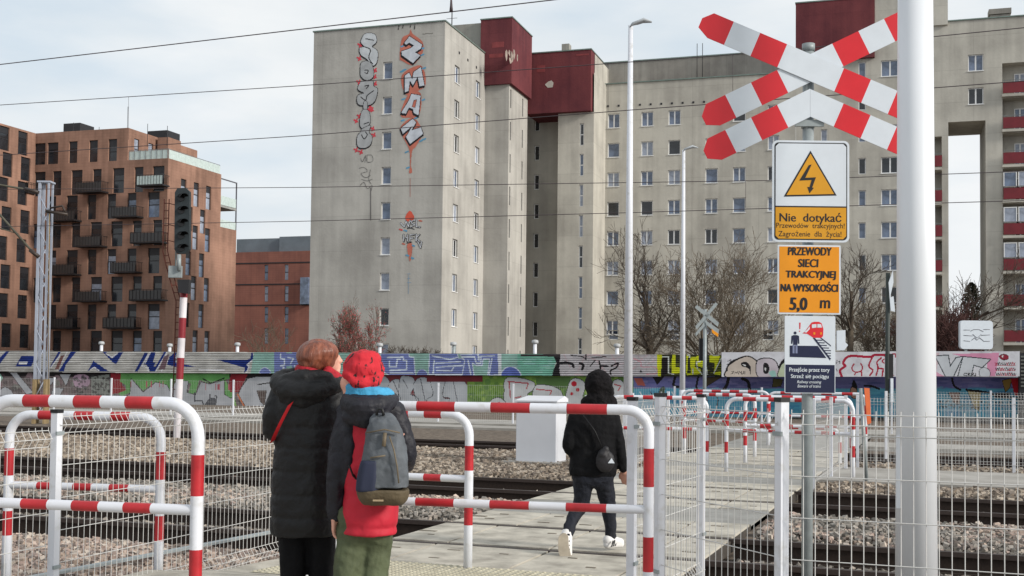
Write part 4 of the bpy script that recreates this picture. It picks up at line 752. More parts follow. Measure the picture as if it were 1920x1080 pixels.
# ============================================================ BUILDINGS (own grid, turned 3 degrees from the tracks)
def facade(name, c, c2, seam=2.8, sw=6.0, seamk=.82, offz=0.0):
    if name in MATS: return MATS[name]
    m = bpy.data.materials.new(name); m.use_nodes = True; t = m.node_tree; b = t.nodes['Principled BSDF']; b.inputs['Roughness'].default_value = .9; b.inputs['Specular IOR Level'].default_value = .15
    nn = lambda tp: t.nodes.new(tp); lk = t.links.new
    co = nn('ShaderNodeTexCoord'); n1 = nn('ShaderNodeTexNoise'); n1.inputs['Scale'].default_value = .22; n1.inputs['Detail'].default_value = 9; n1.inputs['Roughness'].default_value = .62; lk(co.outputs['Object'], n1.inputs['Vector'])
    ma = nn('ShaderNodeMapping'); ma.inputs['Scale'].default_value = (1.6, 1.6, .09); lk(co.outputs['Object'], ma.inputs[0]); n2 = nn('ShaderNodeTexNoise'); n2.inputs['Scale'].default_value = 1.0; n2.inputs['Detail'].default_value = 6; lk(ma.outputs[0], n2.inputs['Vector'])
    ad = nn('ShaderNodeMath'); ad.operation = 'MULTIPLY_ADD'; ad.inputs[1].default_value = .34; lk(n2.outputs[0], ad.inputs[0]); 
    m5 = nn('ShaderNodeMath'); m5.operation = 'MULTIPLY'; m5.inputs[1].default_value = .76; lk(n1.outputs[0], m5.inputs[0]); lk(m5.outputs[0], ad.inputs[2])
    rr = nn('ShaderNodeValToRGB'); rr.color_ramp.elements[0].position = .42; rr.color_ramp.elements[1].position = .66; rr.color_ramp.elements[0].color = c2; rr.color_ramp.elements[1].color = c; lk(ad.outputs[0], rr.inputs[0])
    sp = nn('ShaderNodeSeparateXYZ'); lk(co.outputs['Object'], sp.inputs[0]); a2 = nn('ShaderNodeMath'); a2.operation = 'ADD'; lk(sp.outputs[0], a2.inputs[0]); lk(sp.outputs[1], a2.inputs[1]); a3 = nn('ShaderNodeMath'); a3.operation = 'ADD'; a3.inputs[1].default_value = offz; lk(sp.outputs[2], a3.inputs[0])
    cb = nn('ShaderNodeCombineXYZ'); lk(a2.outputs[0], cb.inputs[0]); lk(a3.outputs[0], cb.inputs[1])
    br = nn('ShaderNodeTexBrick'); br.offset = 0; br.inputs['Scale'].default_value = 1; br.inputs['Brick Width'].default_value = sw; br.inputs['Row Height'].default_value = seam; br.inputs['Mortar Size'].default_value = .03; br.inputs['Mortar Smooth'].default_value = .5
    br.inputs['Color1'].default_value = (1, 1, 1, 1); br.inputs['Color2'].default_value = (.95, .95, .95, 1); br.inputs['Mortar'].default_value = (seamk, seamk, seamk, 1); lk(cb.outputs[0], br.inputs['Vector'])
    x = nn('ShaderNodeMix'); x.data_type = 'RGBA'; x.blend_type = 'MULTIPLY'; x.inputs[0].default_value = 1; lk(rr.outputs[0], x.inputs[6]); lk(br.outputs[0], x.inputs[7]); lk(x.outputs[2], b.inputs['Base Color'])
    n3 = nn('ShaderNodeTexNoise'); n3.inputs['Scale'].default_value = 6; n3.inputs['Detail'].default_value = 6; lk(co.outputs['Object'], n3.inputs['Vector']); bp = nn('ShaderNodeBump'); bp.inputs['Strength'].default_value = .25; bp.inputs['Distance'].default_value = .04; lk(n3.outputs[0], bp.inputs['Height']); lk(bp.outputs[0], b.inputs['Normal'])
    MATS[name] = m; return m
M_conc = facade('tower_render', C(180, 177, 171), C(152, 149, 144), seamk=.86)
M_conc2 = facade('slab_render', C(190, 186, 176), C(158, 154, 146), seamk=.84)
M_par = facade('parapet_concrete', C(150, 147, 140), C(112, 108, 104), seam=9, sw=1.6)
M_rbox = facade('red_render', C(112, 60, 63), C(86, 46, 52), seamk=.88)
M_brick = facade('brick_orange', C(160, 124, 107), C(122, 94, 81), seam=.32, sw=.9, seamk=.88)
M_brick2 = facade('brick_red', C(146, 98, 86), C(122, 82, 74), seam=.32, sw=.9, seamk=.85)
M_glassA = mat('glass_blue', C(112, 126, 150), .12, var=.3, vs=1.3, spec=.6); M_glassB = mat('glass_dark', C(44, 47, 52), .14, var=.3, vs=1.1, spec=.6); M_glassC = mat('glass_curtain', C(160, 168, 184), .25, var=.2, vs=2, spec=.4)
M_wf = mat('window_frame_white', C(228, 228, 228), .5, var=.04); M_wfd = mat('window_frame_dark', C(40, 40, 44), .5, var=.1)
def bthing(name, bx, by, label, cat, group=None):
    p = Matrix.Rotation(R(3), 3, 'Z') @ Vector((bx, by, 0)); t = empty(name, tuple(p), R(3), label, cat, group); t['bx'] = bx; t['by'] = by; return t
def bb(mb, name, m, t): return mb.build(name, m, t, (-t['bx'], -t['by'], 0))
def wall(mb, ax, c, u0, u1, z0, z1, holes=(), dep=.22, mi=0, rmi=None):
    us = sorted({u0, u1, *[h[0] for h in holes], *[h[1] for h in holes]}); zs = sorted({z0, z1, *[h[2] for h in holes], *[h[3] for h in holes]})
    us = [u for u in us if u0 <= u <= u1]; zs = [z for z in zs if z0 <= z <= z1]
    P = (lambda u, z, d=0: (u, c+d, z)) if ax == 'Y' else (lambda u, z, d=0: (c-d, u, z))
    for j in range(len(zs)-1):
        run = None
        for i in range(len(us)-1):
            um, zm = (us[i]+us[i+1])/2, (zs[j]+zs[j+1])/2; inh = any(h[0] < um < h[1] and h[2] < zm < h[3] for h in holes)
            if not inh: run = us[i] if run is None else run
            if run is not None and (inh or i == len(us)-2):
                e = us[i] if inh else us[i+1]; mb.quad(P(run, zs[j]), P(e, zs[j]), P(e, zs[j+1]), P(run, zs[j+1]), mi); run = None
    r_ = mi if rmi is None else rmi
    for a, b_, c_, d_ in holes:
        mb.quad(P(a, c_), P(a, d_), P(a, d_, dep), P(a, c_, dep), r_); mb.quad(P(b_, d_), P(b_, c_), P(b_, c_, dep), P(b_, d_, dep), r_)
        mb.quad(P(b_, c_), P(a, c_), P(a, c_, dep), P(b_, c_, dep), r_); mb.quad(P(a, d_), P(b_, d_), P(b_, d_, dep), P(a, d_, dep), r_)
WC = {}
def winmesh(w_, h_, style):
    k = (round(w_, 2), round(h_, 2), style)
    if k in WC: return WC[k]
    f = MB(); fr = .075 if style[0] != 'd' else .05; X, Z = w_/2, h_/2
    for a in ((-X, X, -Z, -Z+fr), (-X, X, Z-fr, Z), (-X, -X+fr, -Z+fr, Z-fr), (X-fr, X, -Z+fr, Z-fr)): f.box(a[0], a[1], 0, .06, a[2], a[3])
    if 'm' in style: f.box(-.06, .06, 0.005, .055, -Z+fr, Z-fr)
    if 'h' in style: f.box(-X+fr, X-fr, 0.005, .055, -.05, .05)
    if 's' in style: f.box(-X-.05, X+.05, -.2, -.002, -Z-.05, -Z-.0); 
    p = MB(); p.quad((-X+fr, .03, -Z+fr), (X-fr, .03, -Z+fr), (X-fr, .03, Z-fr), (-X+fr, .03, Z-fr))
    if 'b' in style: p = MB(); zz = Z-fr-h_*.26; p.quad((-X+fr, .03, -Z+fr), (X-fr, .03, -Z+fr), (X-fr, .03, zz), (-X+fr, .03, zz), 0); p.box(-X+fr, X-fr, -.01, .04, zz, Z-fr, 1)
    fo = f.build('window', M_wf if style[0] != 'd' else M_wfd); me = fo.data; bpy.data.objects.remove(fo); ps = []
    for gm_ in (M_glassA, M_glassB, M_glassC):
        q = p.build('pane', [gm_, M_wfd]); ps.append(q.data); bpy.data.objects.remove(q)
    WC[k] = (me, ps); return WC[k]
def window(t, ax, c, u, z, w_, h_, style='wm', dep=.14, pick=None):
    me, ps = winmesh(w_, h_, style); o = bpy.data.objects.new('window', me); col.objects.link(o); o.parent = t
    if ax == 'Y': o.location = (u-t['bx'], c+dep-t['by'], z)
    else: o.location = (c-dep-t['bx'], u-t['by'], z); o.rotation_euler = (0, 0, R(90))
    p = bpy.data.objects.new('pane', ps[random.choices([0, 1, 2], [5, 2, 3] if pick is None else pick)[0]]); col.objects.link(p); p.parent = o; return o
def hole(u, z, w_, h_): return (u-w_/2, u+w_/2, z-h_/2, z+h_/2)
# ---- tower with the big letters
Y1 = 85.2; XL, XR = -44.03, -32.65; ZT = 29.12
t = bthing('apartment_tower', XL, Y1, 'tall grey apartment tower with ZMAN painted on its windowless-looking end wall', 'apartment building')
p0 = BY(727, 132, Y1); hs = []; wins = []
for k in range(10): z = p0.z-2.805*k; hs.append(hole(p0.x, z, .80, 1.38)); wins.append(('Y', Y1, p0.x, z, .80, 1.38))
b = MB(); wall(b, 'Y', Y1, XL, XR, 0, ZT, hs)
YB = 95.1; hs = []; sv = []
for k in range(10):
    z = BX(857, 140, XR).z-2.805*k
    for uy in (88.1, 93.2): hs.append(hole(uy, z, 1.15, 1.42)); sv.append(('X', XR, uy, z, 1.15, 1.42))
hl = [h for h in hs]; wall(b, 'X', XR, Y1, YB, 0, ZT, hl)
b.quad((XL, Y1, 0), (XL, Y1, ZT), (XL, 109, ZT), (XL, 109, 0)); b.quad((XL, Y1, ZT-.001), (XR, Y1, ZT-.001), (XR, YB, ZT-.001), (XL, YB, ZT-.001))
X2 = BY(952, 400, YB).x; zr0 = BY(926, 160, YB).z; zr1 = BY(948, 36, YB).z; Y3 = BX(987, 400, X2).y
hs = []
for uy, z0_ in ((YB+.5, 197), (BX(979, 300, X2).y, 235)):
    pz = BX(965, 180, X2).z
    for k in range(9): h_ = hole(uy, pz-.5-2.805*k, .3, 1.6); hs.append(h_)
wall(b, 'Y', YB, XR, X2, 0, zr0); wall(b, 'X', X2, YB, Y3, 0, zr0-.0, [h for h in hs if h[3] < zr0])
b.quad((X2, Y3, 0), (XL, 109, 0), (XL, 109, zr0), (X2, Y3, zr0))
bb(b, 'wall', M_conc, t)
for a in wins: window(t, *a, style='ws')
for a in sv: window(t, *a, style='wms')
for h in hs:
    if h[3] < zr0: window(t, 'X', X2, (h[0]+h[1])/2, (h[2]+h[3])/2, .3, 1.6, 'd', dep=.12, pick=[0, 1, 0])
b = MB(); b.box(XL-.08, XR+.08, Y1-.08, YB, ZT+.002, ZT+.10); bb(b, 'roof_edge', mat('roof_metal', C(120, 135, 128), .5, .3), t)
xrl = BY(903, 100, YB).x; b = MB(); b.box(xrl, X2+.3, YB-.3, Y3+.2, zr0, zr1); bb(b, 'red_block', M_rbox, t)
M_rp = mat('red_patch', C(134, 62, 64), .9, var=.15, vs=1.5); M_peel = mat('peeled_patch', C(176, 160, 150), .9, var=.3, vs=3)
def patchY(px0, px1, py0, py1, Y_, m_, tt): a_, c_ = BY(px0, py1, Y_), BY(px1, py0, Y_); b = MB(); b.box(a_.x, c_.x, Y_-.012, Y_-.002, a_.z, c_.z); bb(b, 'paint_patch', m_, tt)
patchY(922, 945, 78, 90, YB-.3, M_rp, t); patchY(917, 943, 100, 109, YB-.3, M_rp, t)
b = MB(); XS_ = X2+.3
for px_, py_, sy_, sz_ in ((950, 103, .35, .5), (955, 99, .3, .35), (960, 108, .4, .5), (964, 101, .25, .6), (957, 113, .5, .25), (970, 108, .2, .3)):
    q_ = BX(px_, py_, XS_); P = [(q_.y+sy_*math.cos(a_)*random.uniform(.6, 1.3), q_.z+sz_*math.sin(a_)*random.uniform(.6, 1.3)) for a_ in [i*.9 for i in range(7)]]; b.add([(XS_+.01, y_, z_) for y_, z_ in P], [tuple(range(7))])
bb(b, 'peeled_paint', M_peel, t)
b = MB(); b.box(BY(855, 60, YB+1).x, xrl-.01, YB+.0, YB+6, ZT-.5, zr1-.15); bb(b, 'plant_room', M_par, t)
b = MB(); b.box(xrl-.05, X2+.36, YB-.36, Y3+.25, zr1+.002, zr1+.1); bb(b, 'block_edge', MATS['roof_metal'], t)
b = MB(); pm = BY(847, 60, YB); b.tube([(pm.x, YB, ZT), (pm.x, YB, ZT+4.2)], .05, 5); b.tube([(pm.x-.5, YB, ZT+3.4), (pm.x+.5, YB, ZT+3.4)], .02, 4); bb(b, 'antenna', M_dark, t)
b = MB()   # row of little vents near the top
for x in (861, 877, 893): q_ = BX(x, 99+(x-861)*.85, XR); b.box(XR-.05, XR+.03, q_.y-.12, q_.y+.12, q_.z-.1, q_.z+.1)
bb(b, 'vent', M_dark, t)
# graffiti on the tower, painted in the same photo measures
Zt = lambda P: [(650+a*180/608, 40+b_*180/608) for a, b_ in P]
def bfun(Yp):
    rm = Matrix.Rotation(R(3), 3, 'Z'); ib = Matrix.Rotation(R(-3), 3, 'Z')
    return lambda x, y: (lambda p: Vector((p.x-XL, p.y-Y1, p.z)))(BY(x, y, Yp))
cv = Canvas(655, 46, 812, 560, .8, .9)
RO = (196, 112, 94); SV = (200, 205, 214); SG = (170, 172, 174); BLU = (96, 156, 190); KK = (34, 32, 36)
for P in ([(405, 50), (420, 80), (480, 130), (480, 200), (430, 270), (400, 275), (350, 250), (335, 230), (350, 110), (395, 80)], [(470, 280), (500, 400), (430, 450), (370, 460), (350, 340)], [(400, 450), (470, 460), (460, 590), (400, 610), (340, 590)], [(420, 610), (480, 700), (440, 790), (415, 820), (405, 910), (395, 810), (350, 720), (340, 670)], [(395, 960), (405, 915), (415, 955)]): cv.blob(Zt(P), RO)
cv.line(Zt([(403, 880), (404, 955)]), 1.6, RO); cv.line([(769, 335), (769, 368)], 1.4, (190, 110, 100))
for x, y in ((355, 160), (480, 175), (480, 215), (350, 320), (365, 310), (485, 500), (360, 495), (355, 630), (440, 615), (470, 760), (490, 750), (380, 830), (388, 930), (490, 300)): cv.line(Zt([(x-8, y), (x+8, y-6)]), 3, BLU)
Zl = [([(370, 95), (480, 150), (455, 225), (420, 275), (345, 215), (350, 190), (400, 215), (430, 165), (365, 150)], 4.2), ([(367, 345), (395, 325), (415, 370), (425, 320), (470, 290), (492, 405), (462, 412), (450, 350), (420, 405), (400, 375), (392, 440), (367, 450)], 4), ([(410, 460), (468, 470), (455, 595), (425, 580), (420, 555), (395, 545), (375, 585), (345, 580), (395, 500)], 4), ([(415, 615), (435, 650), (425, 680), (455, 665), (485, 715), (400, 782), (375, 735), (390, 700), (355, 715), (340, 675)], 4)]
Zp = [[(398, 95), (478, 148), (470, 172), (432, 196), (466, 216), (420, 264), (350, 214), (347, 190), (402, 172), (428, 152), (396, 134), (378, 148), (364, 138)], Zl[1][0], Zl[2][0], [(418, 618), (440, 640), (410, 690), (470, 672), (484, 712), (402, 776), (376, 732), (418, 660), (356, 712), (342, 678)]]
for P in Zp:
    Q = Zt(P); cv.poly([(x-.8, y+3.0) for x, y in Q], KK, KK, 3.0); cv.poly(Q, SV, KK, 2.4)
cv.poly(Zt([(428, 500), (442, 498), (432, 545), (415, 540)]), RO, KK, 1.6)
for x, y in ((85, 150), (80, 235), (180, 310), (178, 350), (78, 385), (180, 395), (150, 540), (160, 560), (60, 630), (80, 600), (165, 680), (172, 720), (60, 815), (90, 828), (140, 560)): cv.line(Zt([(x-12, y-6), (x+8, y+6)]), 3, (214, 70, 82)); cv.line(Zt([(x+6, y-12), (x-4, y+12)]), 2.4, (214, 70, 82))
for P in ([(110, 85), (140, 75), (180, 85), (188, 130), (160, 160), (195, 190), (190, 260), (160, 280), (130, 240), (90, 210), (82, 170), (110, 160), (90, 130)], [(95, 260), (140, 255), (165, 290), (168, 350), (130, 372), (92, 350), (88, 300)], [(110, 380), (165, 378), (170, 410), (195, 430), (180, 500), (140, 530), (75, 525), (70, 470), (110, 455), (72, 430), (85, 390)], [(110, 510), (128, 510), (130, 555), (108, 555)], [(105, 560), (140, 570), (148, 640), (110, 680), (85, 660), (88, 600)], [(100, 680), (150, 660), (140, 700), (160, 730), (150, 780), (110, 802), (70, 790), (68, 730), (90, 700)]): cv.blob(Zt([(x-1, y+5) for x, y in P]), KK, KK, 2.4); cv.blob(Zt(P), SG if P[0][1] > 200 else (196, 200, 204), KK, 1.8)
for P in ([(120, 110), (170, 120)], [(110, 160), (150, 180), (140, 230), (165, 270)], [(115, 310), (135, 310), (130, 330), (115, 325)], [(115, 410), (140, 405), (125, 425)], [(90, 480), (120, 500), (130, 470), (170, 440)], [(110, 650), (140, 640)], [(95, 720), (110, 745), (130, 720), (120, 700)]): cv.curve(Zt(P), 1.8, KK)
for P in ([(90, 870), (100, 890), (120, 850), (115, 895)], [(130, 845), (160, 850), (165, 885), (130, 890), (130, 845)], [(80, 930), (110, 925), (130, 950), (90, 965), (120, 990), (150, 975)], [(95, 1000), (130, 1010), (160, 1000)], [(85, 1040), (110, 1020), (130, 1060), (160, 1040), (155, 1075)], [(150, 940), (140, 1000), (155, 1030)]): cv.curve(Zt(P), 1, (112, 110, 108))
cv.line([(695, 352), (695, 411)], .9, (110, 108, 106))
zw = lambda P: [(560+a/3, 300+b_/3) for a, b_ in P]
cv.blob(zw([(600, 320), (625, 285), (650, 320), (640, 340), (610, 345)]), (214, 90, 70)); cv.blob(zw([(610, 480), (640, 475), (630, 560), (622, 560)]), RO)
for x, y, c_ in ((575, 390, (214, 80, 80)), (590, 470, RO), (685, 340, RO), (600, 395, BLU), (645, 480, BLU), (640, 550, BLU), (612, 535, BLU)): cv.line(zw([(x-6, y), (x+6, y+4)]), 3, c_)
for P in ([(575, 355), (595, 378), (605, 345), (618, 376), (628, 340)], [(655, 340), (632, 345), (638, 358), (655, 365), (630, 378)], [(662, 338), (662, 376), (684, 378)], [(590, 420), (592, 458), (592, 440), (612, 438), (612, 420), (612, 458)], [(650, 420), (626, 422), (626, 458), (626, 440), (644, 440)], [(662, 418), (662, 458), (660, 440), (680, 420), (662, 440), (684, 460)], [(672, 462), (686, 494), (692, 462)]): cv.line(zw(P), 3.4, KK); cv.line(zw([(x-1, y-1) for x, y in P]), 1.5, (206, 208, 214))
for P in ([(612, 385), (630, 382), (650, 390)], [(610, 468), (635, 462)]): cv.line(zw(P), 1.6, KK)
for P in ([(612, 640), (628, 640)], [(618, 650), (618, 752)], [(610, 690), (632, 690)], [(614, 668), (628, 664)]): cv.line(zw(P), 1, (130, 160, 186))
for x in (748, 756, 770, 778): cv.line([(x, 46), (x-1, 52+(x % 5))], 1.4, (50, 48, 46))
cv.line([(792, 63.5), (828, 61)], 1, (120, 116, 108))
for q_ in range(10): pxw, pyw = 727-q_*.75, 132+q_*66.6; cv.k[(np.abs(cv.X-pxw) < 12) & (np.abs(cv.Y-pyw) < 19)] = False
gob = cv.build('graffiti', bfun(Y1-.015), M_paint, t)
# ---- long slab block between the tower and the crossing signs
YS = 106.5; zs0 = BY(1213, 223, YS).z; XS0 = BY(1118, 400, YS).x; XS1 = BY(1492, 300, YS).x; zt_ = BY(1117, 160, YS).z
t = bthing('slab_block', XS0, YS, 'long beige slab block of flats behind the bare trees, left of the crossing signs', 'apartment building')
def colw(x, w_, h_, rows, style, YY=YS, z0_=None, sp=2.76): u = BY(x, 330, YY).x; return [(u, (z0_ or zs0)-sp*k, w_, h_, style) for k in rows]
W_ = []
for x in (1150, 1213, 1264): W_ += colw(x, 1.12, 1.34, range(8), 'wms')
for x in (1334, 1386): W_ += colw(x, 1.12, 1.34, range(8), 'wms')
W_ += colw(1450, 1.0, 1.3, range(8), 'wms')
Wl = []
for (u, z, w_, h_, s_) in W_: Wl.append((u, z, w_, h_, random.choice(['wms', 'wms', 'ws'])))
for x in (1150, 1213, 1264, 1440): u = BY(x, 625, YS).x; Wl.append((u, BY(x, 628, YS).z, .95, .9, 'w'))
b = MB(); wall(b, 'Y', YS, XS0, XS1, 0, zt_, [hole(*a[:4]) for a in Wl])
# recess, bump and red overhanging box
YRc = Y3+4.5; xa, xb_, xc = BY(985, 400, Y3).x, BY(1045, 400, Y3+1.2).x, BY(1112, 400, Y3+1.2).x; YBp = Y3+1.2
zc = BY(1050, 211, YBp-.5).z; rec = []; u = BY(1006, 345, YRc).x; z0r = BY(1006, 232, YRc).z
for k in range(8): rec.append((u, z0r-2.76*k, .5, 1.4))
wall(b, 'Y', YRc, xa-7, xb_, 0, zc+6, [hole(*a) for a in rec]); bu = []; u = BY(1090, 345, YBp).x; z0b = BY(1090, 252, YBp).z
for k in range(9): bu.append((u, z0b+.0-2.76*k, .38, 2.0))
wall(b, 'Y', YBp, xb_, xc, 0, zc, [hole(*a) for a in bu]); b.quad((xb_, YRc, 0), (xb_, YBp, 0), (xb_, YBp, zc), (xb_, YRc, zc)); wall(b, 'X', xc, YBp, YS, 0, BY(1120, 160, YS).z-.01)
b.quad((xb_, YBp, zc), (xc, YBp, zc), (xc, YS, zc), (xb_, YS, zc)); b.quad((XS0-1, YS, 0), (xc, YS, 0), (xc, YS, zt_), (XS0-1, YS, zt_))
b.quad((XS0, YS, zt_), (XS1, YS, zt_), (XS1, YS+10, zt_), (XS0, YS+10, zt_)); bb(b, 'wall', M_conc2, t)
b = MB(); zp = BY(1135, 119, YS+1.5).z; b.box(BY(1130, 140, YS+1.5).x, XS1, YS+1.5, YS+9, zt_-.2, zp); bb(b, 'parapet', M_par, t)
b = MB(); b.box(BY(1128, 118, YS+1.5).x, XS1, YS+1.4, YS+1.6, zp+.002, zp+.1); b.box(XS0-.1, XS1, YS-.1, YS+.1, zt_+.003, zt_+.1); bb(b, 'roof_edge', MATS['roof_metal'], t)
zrt = BY(1050, 97, YBp-.6).z; b = MB(); b.box(BY(987, 150, YBp-.6).x, BY(1108, 150, YBp-.6).x, YBp-.6, YS-.5, zc+.01, zrt); bb(b, 'red_block', M_rbox, t)
b = MB(); b.box(BY(1108, 150, YBp-.6).x+.01, BY(1132, 150, YS-.5).x, YS-4, YS+3, zt_-.1, zrt-.1); bb(b, 'plant_room', M_conc2, t)
b = MB(); b.box(BY(987, 150, YBp-.6).x-.05, BY(1108, 150, YBp-.6).x+.05, YBp-.66, YS-.45, zrt+.002, zrt+.1); bb(b, 'block_edge', MATS['roof_metal'], t)
pc = BY(1060, 96, YBp+1); b = MB(); b.box(pc.x-.35, pc.x+.35, YBp+1, YBp+1.8, zrt-.1, BY(1060, 82, YBp+1).z); bb(b, 'chimney', M_par, t)
patchY(1006, 1022, 122, 136, YBp-.6, M_rp, t); patchY(1080, 1104, 100, 105, YBp-.6, M_rp, t)
pp = BY(1030, 158, YBp-.61); b = MB(); P = [(pp.x-.42, pp.z), (pp.x-.1, pp.z+.25), (pp.x+.2, pp.z+.34), (pp.x+.4, pp.z+.1), (pp.x+.3, pp.z-.3), (pp.x-.15, pp.z-.3)]; b.prism(P, YBp-.615, YBp-.605); bb(b, 'bare_patch', MATS['slab_render'], t)
for a in Wl: window(t, 'Y', YS, *a[:4], style=a[4])
for a in rec: window(t, 'Y', YRc, *a, style='w', pick=[0, 1, 0])
for a in bu: window(t, 'Y', YBp, *a, style='wh', pick=[1, 2, 1])
b = MB()
for x in range(1120, 1440, 20): q_ = BY(x, 200-(x-1120)*.045, YS); b.box(q_.x-.09, q_.x+.09, YS-.03, YS+.1, q_.z-.09, q_.z+.09)
bb(b, 'vent', M_dark, t)
b = MB(); q_ = BY(1312, 130, YS+1.3)
for dx in (-.25, .25): b.tube([(q_.x+dx, YS+1.3, zt_), (q_.x+dx, YS+1.3, zp+1.2)], .03, 4)
bb(b, 'roof_ladder', M_dark, t)
# ---- right-hand block with passage opening and balconies
XE = 26.0; XT = BY(1777, 60, YS).x; zW = BY(1800, 39, YS).z
t = bthing('balcony_block', XS1, YS, 'beige block of flats with red core and tall passage opening behind the big white pole', 'apartment building')
hx0, hx1 = BY(1778, 240, YS).x, BY(1848, 240, YS).x; hz = BY(1800, 228, YS).z; bx0 = BY(1880, 300, YS).x
Wr = []; z0_ = BY(1665, 128, YS).z
for x, w_, st in ((1545, .55, 'w'), (1616.5, .62, 'w'), (1669, 1.5, 'wms')):
    u = BY(x, 330, YS).x; 
    for k in range(9):
        if k == 1 or True: Wr.append((u, z0_-2.83*k-(.12 if x == 1545 else 0), w_, 1.42, st))
u = BY(1829.5, 150, YS).x
for yy in (117.5, 180): Wr.append((u, BY(1829, yy, YS).z, 1.22, 1.42, 'wms'))
b = MB(); holes = [hole(*a[:4]) for a in Wr]
lb0, lb1 = BY(1750, 300, YS).x-1.2, BY(1766, 300, YS).x; zb0 = BY(1895, 180, YS).z
nb = 10; sp = (BY(1895, 180, YS).z-BY(1895, 645, YS).z)/7
bal = [(bx0, XE-1, zb0-sp*k+.02, zb0-sp*k+sp-.16) for k in range(10) if zb0-sp*k > -2]
bal = [(a, c_, max(d, .1), e) for a, c_, d, e in bal if e < zW-2]
ball = [(lb0, lb1, d-1.1*0, e) for a, c_, d, e in bal if e < hz+.5]
wall(b, 'Y', YS, XS1+.01, XE, 0, zW, holes+[(hx0, hx1, -1, hz)]+ball+bal, dep=.16)
for a, c_, d, e in bal+ball: b.quad((a, YS+1.4, d), (c_, YS+1.4, d), (c_, YS+1.4, e), (a, YS+1.4, e)); b.quad((a, YS+.16, d), (a, YS+.16, e), (a, YS+1.4, e), (a, YS+1.4, d)); b.quad((a, YS+.16, e), (c_, YS+.16, e), (c_, YS+1.4, e), (a, YS+1.4, e)); b.quad((a, YS+.16, d), (a, YS+1.4, d), (c_, YS+1.4, d), (c_, YS+.16, d)); b.quad((c_, YS+.16, d), (c_, YS+1.4, d), (c_, YS+1.4, e), (c_, YS+.16, e))
D_ = 6.2; b.quad((hx1, YS+.16, 0), (hx1, YS+D_, 0), (hx1, YS+D_, hz), (hx1, YS+.16, hz)); b.quad((hx0, YS+.16, 0), (hx0, YS+.16, hz), (hx0, YS+D_, hz), (hx0, YS+D_, 0)); b.quad((hx0, YS+.16, hz), (hx1, YS+.16, hz), (hx1, YS+D_, hz), (hx0, YS+D_, hz))
b.quad((XS1, YS, zW), (XE, YS, zW), (XE, YS+D_, zW), (XS1, YS+D_, zW)); b.quad((hx1, YS+D_, 0), (XE, YS+D_, 0), (XE, YS+D_, zW), (hx1, YS+D_, zW)); b.quad((XS1, YS+D_, 0), (hx0, YS+D_, 0), (hx0, YS+D_, zW), (XS1, YS+D_, zW)); b.quad((hx0, YS+D_, hz), (hx1, YS+D_, hz), (hx1, YS+D_, zW), (hx0, YS+D_, zW)); b.quad((XE, YS, 0), (XE, YS+D_, 0), (XE, YS+D_, zW), (XE, YS, zW))
bb(b, 'wall', M_conc2, t)
for a in Wr: window(t, 'Y', YS, *a[:4], style=a[4])
xr1 = BY(1640, 60, YS-.4).x; zrb = BY(1560, 112, YS-.4).z; zcr = BY(1560, 1, YS-.4).z
b = MB(); b.box(XS1, xr1, YS-.4, YS+5, zrb, zcr); bb(b, 'red_block', M_rbox, t); b = MB(); b.box(xr1+.01, XT, YS-.25, YS+5, zW-.3, zcr-.15); bb(b, 'core', M_conc2, t); b = MB(); b.box(XS1-.05, xr1+.05, YS-.45, YS+5, zcr+.003, zcr+.1); b.box(XT+.01, XE, YS-.1, YS+.1, zW+.003, zW+.1); bb(b, 'roof_edge', MATS['roof_metal'], t)
q_ = BY(1875, 26, YS+1); b = MB(); b.box(q_.x-.8, q_.x+.8, YS+1, YS+2, zW, q_.z-.05); b.box(q_.x-.9, q_.x+.9, YS+.9, YS+2.1, q_.z+.0, q_.z+.45); bb(b, 'chimney', M_par, t)
M_brd = mat('balcony_red', C(116, 32, 42), .6, var=.12, vs=1.5); M_rail2 = mat('rail_metal', C(120, 122, 124), .5)
for i, (a, c_, d, e) in enumerate(bal+ball):
    bo = MB(); bo.box(a+.02, c_, YS-.35, YS-.30, d+.18, d+1.12); o = bb(bo, 'balcony', M_brd, t)
    s_ = MB(); s_.box(a-.05, c_, YS-.42, YS-.001, d-.12, d+.1); s_.build('slab', MATS['slab_render'], o); r_ = MB(); r_.box(a, c_, YS-.36, YS-.32, d+1.24, d+1.28)
    u = a+.1
    while u < c_: r_.box(u, u+.03, YS-.355, YS-.325, d+1.12, d+1.239); u += .9
    r_.build('railing', M_rail2, o)
    if c_ > 9:
        for uu, ww in ((a+1.5, .9), (a+3.2, 1.6)): window(t, 'Y', YS+1.3, uu, d+1.35 if ww > 1 else d+1.1, ww, 2.1 if ww < 1 else 1.4, 'wm', dep=0)
        if i in (3, 4, 5):
            for uu in (a+.55, a+1.7): window(t, 'Y', YS-.3, uu, d+1.85, 1.05, 1.3, 'w', dep=0, pick=[1, 0, 2])
